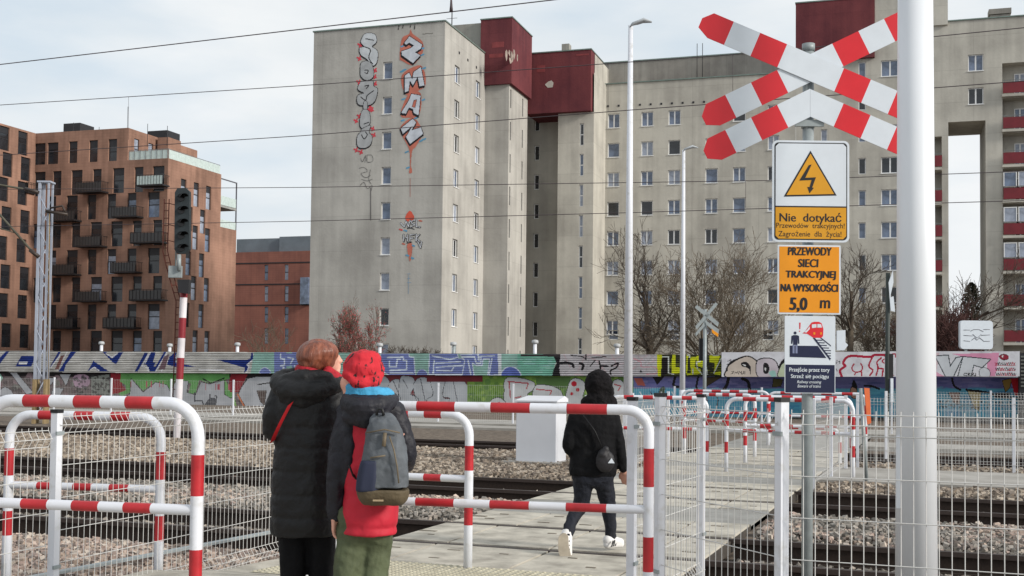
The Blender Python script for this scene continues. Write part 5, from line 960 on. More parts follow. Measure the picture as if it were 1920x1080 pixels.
# air conditioner
# ---- brick flats on the left
YBk = 109.0; xk0, xk1 = -90.87, -73.55; zk = 24.42; zkt = 28.0
t = bthing('brick_flats', xk1, YBk, 'orange brick block of flats with staggered tall dark windows and dark balconies', 'apartment building')
rows = []; 
R1 = [75, 99, 137, 175, 211]; RBq = [75, 107, 144, 182, 222, 260, 297]; RC = [97, 135, 172, 209, 247, 288]; RD_ = [70, 106, 142, 180, 219, 257, 295]
zrow = lambda yc: BY(230, yc, YBk).z
ycs = [289-3-3, 335+3, 386, 438, 490, 542, 594, 644]; sets = [R1, RBq, RC, RD_, RC, RD_, RC, RD_]; BW, BH = .95, 2.75
wf = []
for yc, st in zip(ycs, sets):
    for x in st: wf.append((BY(x, yc, YBk).x, zrow(yc), 1.12 if (x*7) % 3 else 1.45, BH))
b = MB(); wall(b, 'Y', YBk, xk0, xk1, 0, zk, [hole(*a) for a in wf if a[1]+BH/2 < zk], dep=.22); xk2 = BY(240, 260, YBk).x; wall(b, 'Y', YBk, xk0, xk2, zk, zkt, [hole(*a) for a in wf if a[1]+BH/2 > zk], dep=.22)
sw_ = []
for y0_, xsr in ((365, (344, 368, 391)), (413, (356, 380)), (446, (366, 389)), (496, (353, 378)), (541, (363, 387)), (592, (350, 377, 0)), (642, (366, 388))):
    for x in xsr:
        if x: p = BX(x, y0_, xk1); z = BX(368, y0_, xk1).z; sw_.append((p.y, z, 1.05, 2.7))
Yk2 = 119.72; Yk3 = 123.3; zlow = BX(430, 429, xk1).z
wall(b, 'X', xk1, YBk, Yk2, 0, zk, [hole(*a) for a in sw_], dep=.22); b.quad((xk1, Yk2, 0), (xk1, Yk3, 0), (xk1, Yk3, zlow), (xk1, Yk2, zlow)); b.quad((xk1, Yk3, 0), (xk0, Yk3, 0), (xk0, Yk3, zlow), (xk1, Yk3, zlow)); b.quad((xk1, Yk2, zlow), (xk1, Yk2, zk), (xk0, Yk2, zk), (xk0, Yk2, zlow)); b.quad((xk1, Yk2, zlow), (xk1, Yk3, zlow), (xk0, Yk3, zlow), (xk0, Yk2, zlow))
b.quad((xk2, YBk, zk), (xk1, YBk, zk), (xk1, Yk2, zk), (xk2, Yk2, zk)); Yk4 = BX(370, 287, xk2).y
tw = [(YBk+a_, zk+1.5, .9, 2.3) for a_ in (1.6, 4.2)]
wall(b, 'X', xk2, YBk, Yk4, zk, zkt, [hole(*a) for a in tw], dep=.2); b.quad((xk0, YBk, zkt), (xk2, YBk, zkt), (xk2, Yk4, zkt), (xk0, Yk4, zkt)); b.quad((xk2, Yk4, zk), (xk2, Yk4, zkt), (xk0, Yk4, zkt), (xk0, Yk4, zk))
# left wing facing right, coming nearer
Yn = 96.0; wl = []
for yc, xsr in ((268, (8, 43)), (315, (14, 48)), (362, (6, 42)), (415, (12, 47)), (470, (4, 40)), (522, (10, 46)), (575, (6, 42)), (630, (12, 46))):
    for x in xsr: p = BX(x, yc, xk0); wl.append((p.y, BX(40, yc, xk0).z, 1.5, 2.6))
zwg = BX(0, 233, xk0).z; wall(b, 'X', xk0, Yn, YBk, 0, zkt, [hole(*a) for a in wl], dep=.22); b.quad((xk0-12, Yn, 0), (xk0, Yn, 0), (xk0, Yn, zkt), (xk0-12, Yn, zkt)); b.quad((xk0-12, Yn, zkt), (xk0, Yn, zkt), (xk0, YBk, zkt), (xk0-12, YBk, zkt))
bb(b, 'wall', M_brick, t)
for a in wf: window(t, 'Y', YBk, *a, style='dhb', pick=[1, 9, 1], dep=.16)
for a in sw_: window(t, 'X', xk1, *a, style='dhb', pick=[3, 1, 7], dep=.16)
for a in wl: window(t, 'X', xk0, *a, style='dhb', pick=[0, 1, 0], dep=.16)
for a in tw: window(t, 'X', xk2, *a, style='dh', pick=[0, 0, 1], dep=.12)
M_bd = mat('balcony_dark', C(30, 27, 29), .6, var=.1); M_bg = mat('balcony_glass', C(190, 204, 200), .2, var=.1, vs=3, spec=.5)
def balc(x0p, x1p, yb, light=False):
    a, c_ = BY(x0p, yb, YBk-.7).x, BY(x1p, yb, YBk-.7).x; z = zrow(yb); bo = MB(); bo.box(a, c_, YBk-1.35, YBk-.001, z-.16, z); o = bb(bo, 'balcony', M_bd, t)
    r_ = MB(); r_.box(a, c_, YBk-1.35, YBk-1.31, z+1.0, z+1.05); r_.box(a, a+.04, YBk-1.3, YBk-.01, z+1.0, z+1.05); r_.box(c_-.04, c_, YBk-1.3, YBk-.01, z+1.0, z+1.05); n = 9
    for i in range(n+1): u = a+(c_-a-.03)*i/n; r_.box(u, u+.03, YBk-1.345, YBk-1.315, z, z+.999)
    for i in range(5):
        v = YBk-1.3+.26*i
        r_.box(a, a+.03, v, v+.03, z, z+.999); r_.box(c_-.03, c_, v, v+.03, z, z+.999)
    r_.build('railing', M_bd, o)
    gl = MB(); gl.box(a+.05, c_-.05, YBk-1.30, YBk-1.285, z+.02, z+.95); gl.build('glass', M_bg if light else mat('balcony_smoke', C(58, 56, 56), .3, var=.1), o)
for x0p, x1p, yb, lg in ((148, 196, 359, 0), (262, 311, 352, 1), (0, 60, 355, 0), (98, 146, 411, 0), (215, 262, 408, 0), (146, 194, 461, 0), (250, 309, 457, 0), (0, 44, 457, 0), (97, 145, 513, 0), (213, 260, 511, 0), (146, 193, 564, 0), (248, 308, 563, 0), (0, 50, 560, 0), (96, 143, 614, 0), (199, 258, 614, 0)):
    balc(x0p, x1p, yb, lg)
b = MB()   # roof terrace railing
b.box(xk2, xk1-.1, YBk+.2, YBk+.25, zk+1.05, zk+1.1); b.box(xk1-.2, xk1-.15, YBk+.3, Yk2, zk+1.05, zk+1.1)
for i in range(8): u = xk2+(xk1-.2-xk2)*i/7; b.box(u, u+.04, YBk+.2, YBk+.24, zk, zk+1.049)
for i in range(10): v = YBk+.3+(Yk2-YBk-.5)*i/9; b.box(xk1-.2, xk1-.16, v, v+.04, zk, zk+1.049)
o = bb(b, 'terrace_railing', M_rail2, t)
b = MB(); b.box(xk2+.05, xk1-.3, YBk+.26, YBk+.28, zk+.05, zk+1); b.box(xk1-.14, xk1-.12, YBk+.35, Yk2-.1, zk+.05, zk+1); b.build('glass', M_bg, o)
for yb in (388, 432):
    z = BX(430, yb, xk1).z; bo = MB(); bo.box(xk1-3, xk1-.01, Yk2+.01, Yk3, z-.25 if yb == 388 else z-.1, z); o = bb(bo, 'balcony', mat('balcony_pale', C(150, 150, 146), .7), t); gl = MB(); gl.box(xk1-.08, xk1-.05, Yk2+.05, Yk3-.05, z+.05, z+1.1); gl.box(xk1-3, xk1-.1, Yk3-.08, Yk3-.05, z+.05, z+1.1); gl.build('glass', M_bg, o)
b = MB(); zf = BX(443, 342, xk1).z; b.box(xk1-.12, xk1, Yk3-.12, Yk3, zlow, zf); b.box(xk1-.12, xk1, Yk2, Yk3-.121, zf-.12, zf); bb(b, 'corner_frame', mat('frame_grey', C(96, 96, 104), .6), t)
for (xa_, xb2, y0_, y1_, YY, mm) in ((119, 150, 232, 246, YBk+3, M_dark), (277, 314, 246, 262, YBk+6, M_dark), (296, 316, 258, 275, YBk+5, M_brick)):
    b = MB(); b.box(BY(xa_, 240, YY).x, BY(xb2, 240, YY).x, YY, YY+2.5, zkt-4, BY(xa_, y0_, YY).z); bb(b, 'roof_box', mm, t)
b = MB()
for x, yt, yb in ((240, 200, 240), (186, 238, 246), (277, 232, 250), (314, 236, 262), (138, 230, 240)): p = BY(x, yt, YBk+1); b.tube([(p.x, YBk+1, zkt-2), (p.x, YBk+1, p.z)], .035, 4)
bb(b, 'roof_mast', M_dark, t)
# ---- far red brick building with grey penthouses
YF = 154.0; xf0, xf1 = BY(436, 560, YF).x, BY(600, 560, YF).x; zf = BY(500, 472, YF).z
t = bthing('red_brick_building', xf0, YF, 'distant red brick building with grey roof boxes, between the orange flats and the tower', 'building')
wf = []
for yc in (511, 551, 590, 630):
    for x in (499, 537): p = BY(x, yc, YF); wf.append((p.x, BY(510, yc, YF).z, .62, 2.3))
b = MB(); wall(b, 'Y', YF, xf0, xf1, 0, zf, [hole(*a) for a in wf], dep=.2); b.quad((xf0, YF, 0), (xf0, YF, zf), (xf0, YF+14, zf), (xf0, YF+14, 0)); b.quad((xf0, YF, zf), (xf1, YF, zf), (xf1, YF+14, zf), (xf0, YF+14, zf)); bb(b, 'wall', M_brick2, t)
for a in wf: window(t, 'Y', YF, *a, style='dh', pick=[1, 0, 3], dep=.1)
b = MB()
for yy in (493, 533, 572): z = BY(510, yy, YF).z; b.box(xf0, xf1, YF-.06, YF-.001, z-.08, z+.08)
bb(b, 'band', M_dark, t); b = MB(); p1, p2 = BY(563, 520, YF-.8), BY(577, 570, YF-.8); b.box(p1.x, p2.x, YF-.8, YF-.01, p2.z, p1.z); bb(b, 'bay_window', M_glassA, t)
M_pg = mat('penthouse_grey', C(112, 122, 130), .7, var=.1, vs=.6); b = MB(); b.box(BY(444, 450, YF+2).x, BY(524, 450, YF+2).x, YF+2, YF+9, zf, BY(470, 448, YF+2).z); b.box(BY(527, 450, YF+2).x, BY(600, 450, YF+2).x, YF+1.5, YF+9, zf, BY(550, 444, YF+2).z); bb(b, 'penthouse', M_pg, t)
# ============================================================ BARE TREES
def limb(mb, p, d, ln, r, lvl, maxl, spread=.55, up=.12, wob=.18, n=4, rmin=.012):
    pts = [Vector(p)]; d = Vector(d).normalized(); seg = 4 if lvl < 2 else 3; rs = [r]
    for i in range(seg):
        d = (d+Vector((random.gauss(0, wob), random.gauss(0, wob), random.gauss(0, wob)+up*.4))).normalized(); pts.append(pts[-1]+d*(ln/seg)); rs.append(max(rmin, r*(1-.6*(i+1)/seg)))
    mb.tube(pts, rs, 6 if lvl == 0 else (4 if lvl < 2 else 3), caps=False)
    if lvl >= maxl: return
    k = n if lvl else n+1
    for i in range(k):
        f = .35+.65*(i+.5)/k+random.uniform(-.06, .06); f = min(f, .99); j = min(int(f*seg), seg-1); q = pts[j].lerp(pts[j+1], f*seg-j); a = random.uniform(0, 6.283); s_ = spread*random.uniform(.7, 1.35)
        u = d.orthogonal().normalized(); v = d.cross(u); nd = (d*math.cos(s_)+(u*math.cos(a)+v*math.sin(a))*math.sin(s_)+Vector((0, 0, up))).normalized()
        limb(mb, q, nd, ln*random.uniform(.55, .78), max(rmin, rs[min(j+1, seg)]*.68), lvl+1, maxl, spread, up, wob, n, rmin)
M_bark = mat('bark', C(88, 78, 66), .95, var=.25, vs=6, bump=.3, bs=20); M_twig = mat('twig', C(112, 100, 86), .95, var=.2, vs=3)
def tree(x, Y, top, label, trunks, trunk_h, r, maxl=4, n=4, spread=.6, seed=1, mt=None, up=.12, rmin=.011, ytop=None, scale=1.0, cat='tree', group=None, name='bare_tree', leanz=0, mb_=None):
    random.seed(seed); p = PY(x, 700, Y); H = PY(x, top, Y).z; t = empty(name, (p.x, Y, -.1), 0, label, cat, group); tb = MB(); cb = MB()
    for k in range(trunks):
        a = random.uniform(0, 6.28); ln = trunk_h*random.uniform(.85, 1.15); dd = Vector((math.cos(a)*.28*(trunks > 1), math.sin(a)*.28*(trunks > 1), 1)).normalized(); st = Vector((random.uniform(-.2, .2)*(trunks > 1), random.uniform(-.2, .2)*(trunks > 1), 0)); e = st+dd*ln
        tb.tube([st, st.lerp(e, .5)+Vector((random.uniform(-.1, .1), 0, 0)), e], [r*1.25, r, r*.85], 9); L1 = (H-ln)*.50*scale
        limb(cb, e, dd, L1*1.1, r*.8, 0, maxl, spread, up, .16, n, rmin)
        for q in range(5):
            a = q*1.256+random.uniform(-.4, .4); limb(cb, e-dd*random.uniform(0, ln*.3), Vector((math.cos(a)*1.2, math.sin(a)*1.2, random.uniform(.45, 1.2))), L1*random.uniform(.75, 1.05), r*.5, 1, maxl, spread, up, .18, n, rmin)
    tb.build('trunk', M_bark, t); cb.build('crown', mt or M_twig, t); return t
tree(1218, 66, 450, 'dark bare tree with one thick trunk behind the taller street lamp', 1, 3.4, .24, 4, 4, .72, 11, mt=mat('twig_dark', C(86, 76, 66), .95, var=.2), scale=.95)
tree(1345, 68, 462, 'spreading many-stemmed bare tree behind the grey crossing sign back', 4, 2.0, .13, 4, 4, .62, 5, scale=.95)
tree(1595, 70, 450, 'bare tree behind the orange sign, its trunk reddish brown', 1, 4.2, .2, 4, 4, .62, 21, mt=MATS['twig_dark'], scale=.8)
tree(1690, 72, 560, 'low bare bush half hidden behind the big white pole', 3, 1.2, .09, 4, 4, .6, 9, rmin=.012)
tree(1796, 76, 455, 'dark bare tree standing in the passage opening at the right', 1, 3.2, .2, 4, 4, .62, 33, mt=MATS['twig_dark'], scale=.9)
tree(1772, 70, 590, 'thicket of brown bare brush left of the white rounded board', 5, 1.2, .06, 4, 5, .6, 14, mt=mat('brush_brown', C(96, 66, 62), .95, var=.3), rmin=.012)
tree(505, 72, 590, 'thin bare shrub in front of the distant red brick building', 2, 1.5, .05, 3, 4, .6, 41, rmin=.010)
tree(770, 62, 652, 'small dark bare shrub showing above the garages, right of the red-berried bush', 3, .9, .04, 4, 5, .7, 43, rmin=.010, mt=MATS['twig_dark'])
tr_ = tree(665, 60, 580, 'bush with red berries in front of the grey tower, above the red hat', 4, 1.3, .06, 4, 4, .55, 44, rmin=.010)
random.seed(3); b = MB(); cr = [c for c in tr_.children if c.name.startswith('crown')][0]; vs = cr.data.vertices; zmax = max(v.co.z for v in vs)
for v in random.sample(list(vs), min(len(vs), 8000)):
    if v.co.z < zmax*.38 or random.random() < (.15 if v.co.z < zmax*.85 else .75): continue
    c = v.co+Vector([random.gauss(0, .09) for _ in range(3)]); s_ = random.uniform(.02, .055); a = Vector([random.gauss(0, 1) for _ in range(3)]).normalized(); u = a.orthogonal().normalized()*s_; w2 = a.cross(u).normalized()*s_
    b.add([c-u, c-w2, c+u, c+w2], [(0, 1, 2, 3)])
tr_.scale = (.56, .56, 1)
b.build('berries', mat('berry_red', C(190, 92, 92), .7, var=.3, vs=4), tr_)
random.seed(8)
def evergreen(x, Y, top, wpx, label):
    p = PY(x, 700, Y); H = PY(x, top, Y).z; t = empty('evergreen_tree', (p.x, Y, 0), 0, label, 'tree'); b = MB(); b.tube([(0, 0, 0), (0, 0, H*.7)], [.2, .08], 7); b.build('trunk', M_bark, t); b = MB(); rw = wpx/2/2200*Y*1.05
    for _ in range(5200):
        z = random.uniform(.1, 1); rr = rw*(1-z**3)**.5*random.uniform(.3, 1); a = random.uniform(0, 6.28); c = Vector((rr*math.cos(a), rr*math.sin(a), H*z)); s_ = random.uniform(.05, .12); q = Vector([random.gauss(0, 1) for _ in range(3)]).normalized(); u = q.orthogonal().normalized()*s_; w2 = q.cross(u)*1.0
        b.add([c-u, c-w2, c+u, c+w2], [(0, 1, 2, 3)])
    b.build('crown', mat('evergreen', C(58, 64, 44), .9, var=.4, vs=3), t)
evergreen(1822, 116, 530, 50, 'dark evergreen tree seen low through the passage opening')
# ============================================================ PEOPLE
def cap_s(mb, P, rs, n=14):
    """tapered rounded limb through points P with radii rs"""
    P = [Vector(p) for p in P]
    pts = smoothpts([tuple(p)+(r_,) for p, r_ in zip(P, rs)], False, 4) if len(P) > 2 else [tuple(p)+(r_,) for p, r_ in zip(P, rs)]
    a = Vector(pts[0][:3]); a2 = Vector(pts[1][:3]); d0 = (a-a2).normalized(); e = Vector(pts[-1][:3]); e2 = Vector(pts[-2][:3]); d1 = (e-e2).normalized(); r0_, r1_ = pts[0][3], pts[-1][3]
    C_ = [(a+d0*r0_*math.sin(g), r0_*math.cos(g)) for g in (1.45, 1.1, .7, .35)]+[(Vector(p[:3]), p[3]) for p in pts]+[(e+d1*r1_*math.sin(g), r1_*math.cos(g)) for g in (.35, .7, 1.1, 1.45)]
    mb.tube([c for c, _ in C_], [max(r_, .001) for _, r_ in C_], n)
def ell(mb, c, r, rot=(0, 0, 0), n=18):
    M = Matrix.Translation(Vector(c)) @ Matrix([[math.cos(0)]*0 or 0]*0) if False else None
    from mathutils import Euler
    E_ = Euler(rot).to_matrix(); m = n//2; V = []; Fq = []
    for i in range(m+1):
        th = math.pi*i/m
        for j in range(n): ph = 2*math.pi*j/n; V.append(Vector(c)+E_ @ Vector((r[0]*math.sin(th)*math.cos(ph)+1e-5*math.cos(ph), r[1]*math.sin(th)*math.sin(ph)+1e-5*math.sin(ph), r[2]*math.cos(th))))
    for i in range(m):
        for j in range(n): Fq.append((i*n+j, (i+1)*n+j, (i+1)*n+(j+1) % n, i*n+(j+1) % n))
    Fq.append(tuple(range(n))); Fq.append(tuple(range(m*n, m*n+n))[::-1]); mb.add(V, Fq, 0, True)
def loft(mb, rings, n=36, seams=(), samp=.010, amp=.007, sup=2.3):
    """rings (z, cx, cy, rx, ry), top to bottom; seams = heights of quilted stitch lines"""
    rings = sorted(rings); zs = np.arange(rings[0][0], rings[-1][0]+1e-6, samp); R_ = [np.interp(zs, [r_[0] for r_ in rings], [r_[k] for r_ in rings]) for k in (1, 2, 3, 4)]
    for k in range(4):
        for _ in range(3): R_[k][1:-1] = (R_[k][:-2]+R_[k][1:-1]*2+R_[k][2:])/4
    V = []
    for i, z in enumerate(zs):
        q_ = 0
        if len(seams):
            d = min(abs(z-s_) for s_ in seams); q_ = -amp*2.2*math.exp(-(d/.010)**2)+amp*.5*min(1, d/.04)
        for j in range(n):
            a = 2*math.pi*j/n; ca, sa = math.cos(a), math.sin(a); e = 2/sup
            wv = .004*noise.noise(Vector((ca*2.5, sa*2.5, z*7)))
            V.append((R_[0][i]+(R_[2][i]+q_+wv)*math.copysign(abs(ca)**e, ca), R_[1][i]+(R_[3][i]+q_+wv)*math.copysign(abs(sa)**e, sa), z))
    m = len(zs); Fq = [(i*n+j, i*n+(j+1) % n, (i+1)*n+(j+1) % n, (i+1)*n+j) for i in range(m-1) for j in range(n)]+[tuple(range(n))[::-1], tuple(range((m-1)*n, m*n))]
    mb.add(V, Fq, 0, True)
def cloth(mb, name, m, parent, voxel=.010, smooth=4, disp=.0, dscale=.12, crease=.0, cs=.11):
    o = mb.build(name, m, None); md = o.modifiers.new('r', 'REMESH'); md.mode = 'VOXEL'; md.voxel_size = voxel; md.use_smooth_shade = True
    s_ = o.modifiers.new('s', 'SMOOTH'); s_.iterations = smooth; s_.factor = .5
    if disp:
        tx_ = bpy.data.textures.new('folds', 'CLOUDS'); tx_.noise_scale = dscale; tx_.noise_depth = 3; d = o.modifiers.new('d', 'DISPLACE'); d.texture = tx_; d.strength = disp; d.mid_level = .5
    if crease:
        tx_ = bpy.data.textures.new('creases', 'CLOUDS'); tx_.noise_scale = cs; tx_.noise_depth = 1; tx_.noise_basis = 'VORONOI_F2_F1'; d = o.modifiers.new('c', 'DISPLACE'); d.texture = tx_; d.strength = crease; d.mid_level = .4; o.modifiers.new('s2', 'SMOOTH').iterations = 1
    dg = bpy.context.evaluated_depsgraph_get(); dg.update(); me = bpy.data.meshes.new_from_object(o.evaluated_get(dg)); o.modifiers.clear(); old = o.data; o.data = me; bpy.data.meshes.remove(old); o.parent = parent; o.data.name = name
    for p in me.polygons: p.use_smooth = True
    return o
M_skin = mat('skin', C(214, 160, 140), .55, var=.05, vs=20, spec=.35)
M_puff = mat('black_puffer', C(15, 15, 18), .6, var=.15, vs=14, bump=.55, bs=24, spec=.4)
M_cotton = mat('black_cotton', C(16, 16, 19), .85, var=.2, vs=12, bump=.4, bs=26, spec=.2)
def hand(mb, wrist, dirv, side, s=1.0, curl=.5):
    """palm, four fingers of different lengths and a thumb; dirv = along fingers, side = towards the thumb"""
    W = Vector(wrist); d = Vector(dirv).normalized(); t_ = Vector(side).normalized(); t_ = (t_-d*t_.dot(d)).normalized(); nrm = d.cross(t_)
    cap_s(mb, [W-d*.03*s, W+d*.02*s], [.024*s, .024*s])
    for k in range(4):
        o_ = t_*(.030-.020*k)*s; cap_s(mb, [W+d*.01*s+o_*.8, W+d*.075*s+o_], [.014*s, .0115*s], 8)
        L_ = (.068, .076, .070, .055)[k]*s; a = W+d*.080*s+o_; p1 = a+d*L_*.42+nrm*L_*.12*curl; p2 = p1+d*L_*.30+nrm*L_*.35*curl; p3 = p2+d*L_*.14+nrm*L_*.34*curl; cap_s(mb, [a, p1, p2, p3], [.0095*s, .009*s, .008*s, .0065*s], 8)
    b0 = W+d*.022*s+t_*.026*s; cap_s(mb, [b0, b0+d*.032*s+t_*.022*s, b0+d*.060*s+t_*.026*s+nrm*.012*s], [.014*s, .0105*s, .0085*s], 8)
def person(pos, base, th, label): return empty('person', (pos.x, pos.y, base), th, label, 'person')
# ---------- woman
wp = DZ(575, 900, 6.2); O = Vector((wp.x, wp.y, .17)); t = person(O, .17, TH, 'person with short auburn hair, long black quilted coat and red scarf, back turned')
def w(x, y, dy=0.0): a, z = PL(x, y, O, TH); return Vector((a, dy, z))
k = 6.2/2200
b = MB()
ell(b, w(604, 671, .02), (.072, .088, .092), (0, 0, -.9)); cap_s(b, [w(602, 690, .02), w(596, 716, .0)], [.055, .06]); ell(b, w(612, 685, .05), (.055, .06, .05), (0, 0, -.9))
ell(b, w(634.5, 677, .07), (.011, .014, .013)); cap_s(b, [w(631, 668, .072), w(636, 677, .072)], [.008, .010], 8); ell(b, w(633.5, 686, .07), (.008, .012, .005)); ell(b, w(633.5, 690, .068), (.008, .012, .005)); ell(b, w(630.5, 696, .06), (.014, .016, .012)); ell(b, w(630, 666, .085), (.009, .009, .007))
cap_s(b, [w(595, 715), w(580, 760), w(575, 860), w(572, 950)], [.07, .11, .09, .08])
for xa, xb2 in ((550, 549), (600, 602)): cap_s(b, [w(xa, 975, .01), w(xb2, 1060, .01), w(xb2, 1160, -.01)], [.045, .038, .03]); cap_s(b, [w(xb2, 1180, -.02), w(xb2, 1184, .12)], [.04, .03])
cap_s(b, [w(530, 735), w(514, 795, -.01), w(535, 790, .20)], [.05, .042, .028]); hand(b, w(540, 786, .22), (.35, 1, .1), (0, 0, 1), .95)
cap_s(b, [w(622, 735), w(640, 800, .03), w(632, 850, .16)], [.05, .042, .028]); hand(b, w(630, 856, .19), (-.2, 1, -.1), (0, 0, 1), .95)
cloth(b, 'body', M_skin, t, .0065, 2)
b = MB()   # hair
ell(b, w(597, 662, .005), (.108, .114, .078)); ell(b, w(590, 668, -.01), (.098, .104, .078)); ell(b, w(588, 682, -.03), (.078, .07, .046)); ell(b, w(612, 674, .0), (.05, .075, .06))
hair = cloth(b, 'hair', mat('auburn_hair', C(138, 80, 58), .42, var=.35, vs=40, bump=.7, bs=45, stretch=(1, 1, .14), spec=.5, c2=C(88, 46, 34)), t, .007, 8, .008, .035)
b = MB(); P = [w(597, 697)+Vector((.098*math.cos(a), .09*math.sin(a), -.026*math.cos(a)-.014)) for a in [i*math.pi/8 for i in range(17)]]; b.tube(P, .030, 10, caps=False); P = [w(600, 705)+Vector((.104*math.cos(a), .094*math.sin(a), -.04*math.cos(a)-.016)) for a in [i*math.pi/8 for i in range(17)]]; b.tube(P, .026, 10, caps=False); cap_s(b, [w(618, 697, -.05), w(632, 712, .01), w(637, 722, .05)], [.03, .035, .02])
cloth(b, 'scarf', mat('red_scarf', (.46, .016, .03, 1), .85, var=.25, vs=14, bump=.6, bs=35), t, .007, 2, .01, .05)
b = MB()
cz = lambda y: w(575, y).z
ring = lambda y, xa, xb_, ry, cy=0.0: (cz(y), (w(xa, y).x+w(xb_, y).x)/2, cy, (w(xb_, y).x-w(xa, y).x)/2, ry)
seams = [cz(y) for y in (800, 838, 882, 925, 966)]
loft(b, [ring(1003, 509, 628, .15), ring(985, 507, 630, .165), ring(930, 508, 632, .165), ring(870, 512, 634, .155), ring(810, 517, 638, .15), ring(765, 514, 641, .145, .0), ring(735, 518, 638, .13), ring(715, 530, 632, .11), ring(702, 550, 622, .08)], seams=seams, amp=.003)
cap_s(b, [w(527, 738), w(516, 775, -.02), w(513, 806, .0)], [.062, .066, .060]); cap_s(b, [w(513, 806, .0), w(528, 800, .14), w(540, 788, .22)], [.062, .056, .045])
cap_s(b, [w(625, 738), w(641, 790, .0), w(645, 830, .04)], [.062, .058, .055]); cap_s(b, [w(645, 830, .04), w(632, 852, .18)], [.055, .045])
for (yy, xx) in ((762, 513), (785, 509)): pass
cloth(b, 'coat', M_puff, t, .008, 2, .006, .07, .012, .12)
b = MB()   # hood lying on the back
P = [w(600, 706, .09), w(553, 702, .05), w(527, 712, -.02), w(535, 726, -.09), w(570, 732, -.14), w(605, 730, -.13), w(633, 722, -.05), w(640, 712, .04)]
cap_s(b, P, [.035, .045, .052, .055, .055, .052, .045, .03]); cap_s(b, [w(545, 712, -.08), w(580, 708, -.11), w(618, 712, -.09)], [.045, .05, .045]); cap_s(b, [w(540, 745, -.10), w(575, 752, -.125), w(606, 745, -.11)], [.035, .04, .035])
cloth(b, 'hood', M_puff, t, .007, 2, .012, .08, .014, .10)
b = MB(); P = []
for i in range(9):
    f = i/8; x, y = 556-40*f, 755+72*f; q_ = w(x, y); cx_ = w(577, y).x; u = min(.97, abs((q_.x-cx_)/.182)); P.append(Vector((q_.x, -.160*(1-u**2.3)**(1/2.3)-.012, q_.z)))
n_ = len(P); V = []
for i, p in enumerate(P): wv = Vector((.014, 0, .011)); V += [p-wv, p+wv, p+wv+Vector((0, .006, 0)), p-wv+Vector((0, .006, 0))]
b.add(V, [(i*4+j, (i+1)*4+j, (i+1)*4+(j+1) % 4, i*4+(j+1) % 4) for i in range(n_-1) for j in range(4)], 0, False); b.build('bag_strap', mat('strap_red', C(190, 24, 34), .7), t)
b = MB()
for xa, xb2, d_ in ((549, 548, 0), (600, 602, .02)): cap_s(b, [w(xa, 965), w((xa+xb2)/2, 1040, .01+d_), w(xb2, 1110, -.01+d_), w(xb2, 1172, -.02+d_)], [.085, .074, .062, .05])
cap_s(b, [w(560, 950), w(590, 950)], [.1, .1]); cloth(b, 'trousers', M_cotton, t, .010, 3, .01, .1)
for xb2 in (548, 602): b = MB(); cap_s(b, [w(xb2, 1160, -.02), w(xb2, 1178, -.01)], [.055, .05]); cap_s(b, [w(xb2, 1184, -.04), w(xb2, 1187, .13)], [.042, .036]); cloth(b, 'boot', M_cotton, t, .009, 2)
# ---------- boy with backpack
kp = DZ(690, 900, 5.92); O2 = Vector((kp.x, kp.y, .17)); t = person(O2, .17, TH, 'person in a red hat and red and black jacket with green trousers, seen from behind')
O = O2
b = MB(); ell(b, w(676, 702, .01), (.076, .088, .10), (0, 0, .8)); cap_s(b, [w(672, 720, .0), w(686, 745, .0)], [.056, .055]); ell(b, w(657, 719, .01), (.05, .06, .055), (0, 0, .8)); cap_s(b, [w(652, 722, .02), w(664, 748, .0)], [.035, .05]); ell(b, w(650, 712, .05), (.012, .014, .014)); ell(b, w(665, 712, -.055), (.012, .018, .024)); ell(b, w(654, 731, .045), (.02, .02, .016)); ell(b, w(655, 703, .055), (.01, .01, .007)); ell(b, w(650, 724, .045), (.01, .01, .005))
cap_s(b, [w(690, 745), w(695, 790), w(695, 960)], [.06, .11, .10])
for xa, xb2 in ((662, 650), (706, 700)): cap_s(b, [w(xa, 970), w(xb2, 1070, .02), w(xb2, 1170)], [.05, .04, .03]); cap_s(b, [w(xb2, 1190, -.02), w(xb2, 1194, .12)], [.038, .03])
cap_s(b, [w(656, 775), w(640, 860, -.02), w(628, 968, .0)], [.045, .038, .026]); hand(b, w(628, 970, .0), (0.02, .12, -1), (.3, 1, 0), .82, .7)
cap_s(b, [w(738, 775), w(764, 845, .0), w(756, 880, .18)], [.045, .038, .026]); hand(b, w(755, 884, .2), (-.3, 1, 0), (0, 0, 1), .85)
cloth(b, 'body', M_skin, t, .006, 2)
b = MB(); ell(b, w(682, 692, -.005), (.106, .108, .087), (0, .12, 0)); ell(b, w(684, 677, -.01), (.088, .09, .058)); cap_s(b, [w(655, 700, -.06), w(676, 717, -.085), w(702, 716, -.07), w(712, 700, -.03)], [.028, .032, .032, .028]); ell(b, w(690, 668, -.02), (.06, .06, .03))
M_hat = mat('red_hat', (.50, .018, .03, 1), .85, vs=17, bump=.7, bs=9, c2=(.012, .01, .012, 1), thr=(.405, .43), stretch=(2.4, 2.4, 1.2)); cloth(b, 'hat', M_hat, t, .006, 3, .016, .045)
b = MB(); P = [w(691, 731)+Vector((.094*math.cos(a), .085*math.sin(a), -.012*math.cos(a))) for a in [i*math.pi/8 for i in range(17)]]; b.tube(P, .026, 10, caps=False); P = [w(693, 739)+Vector((.104*math.cos(a), .09*math.sin(a), 0)) for a in [i*math.pi/8 for i in range(17)]]; b.tube(P, .024, 10, caps=False); cloth(b, 'collar', mat('blue_collar', C(70, 160, 204), .8, var=.15, vs=12, bump=.4), t, .007, 2, .01, .05)
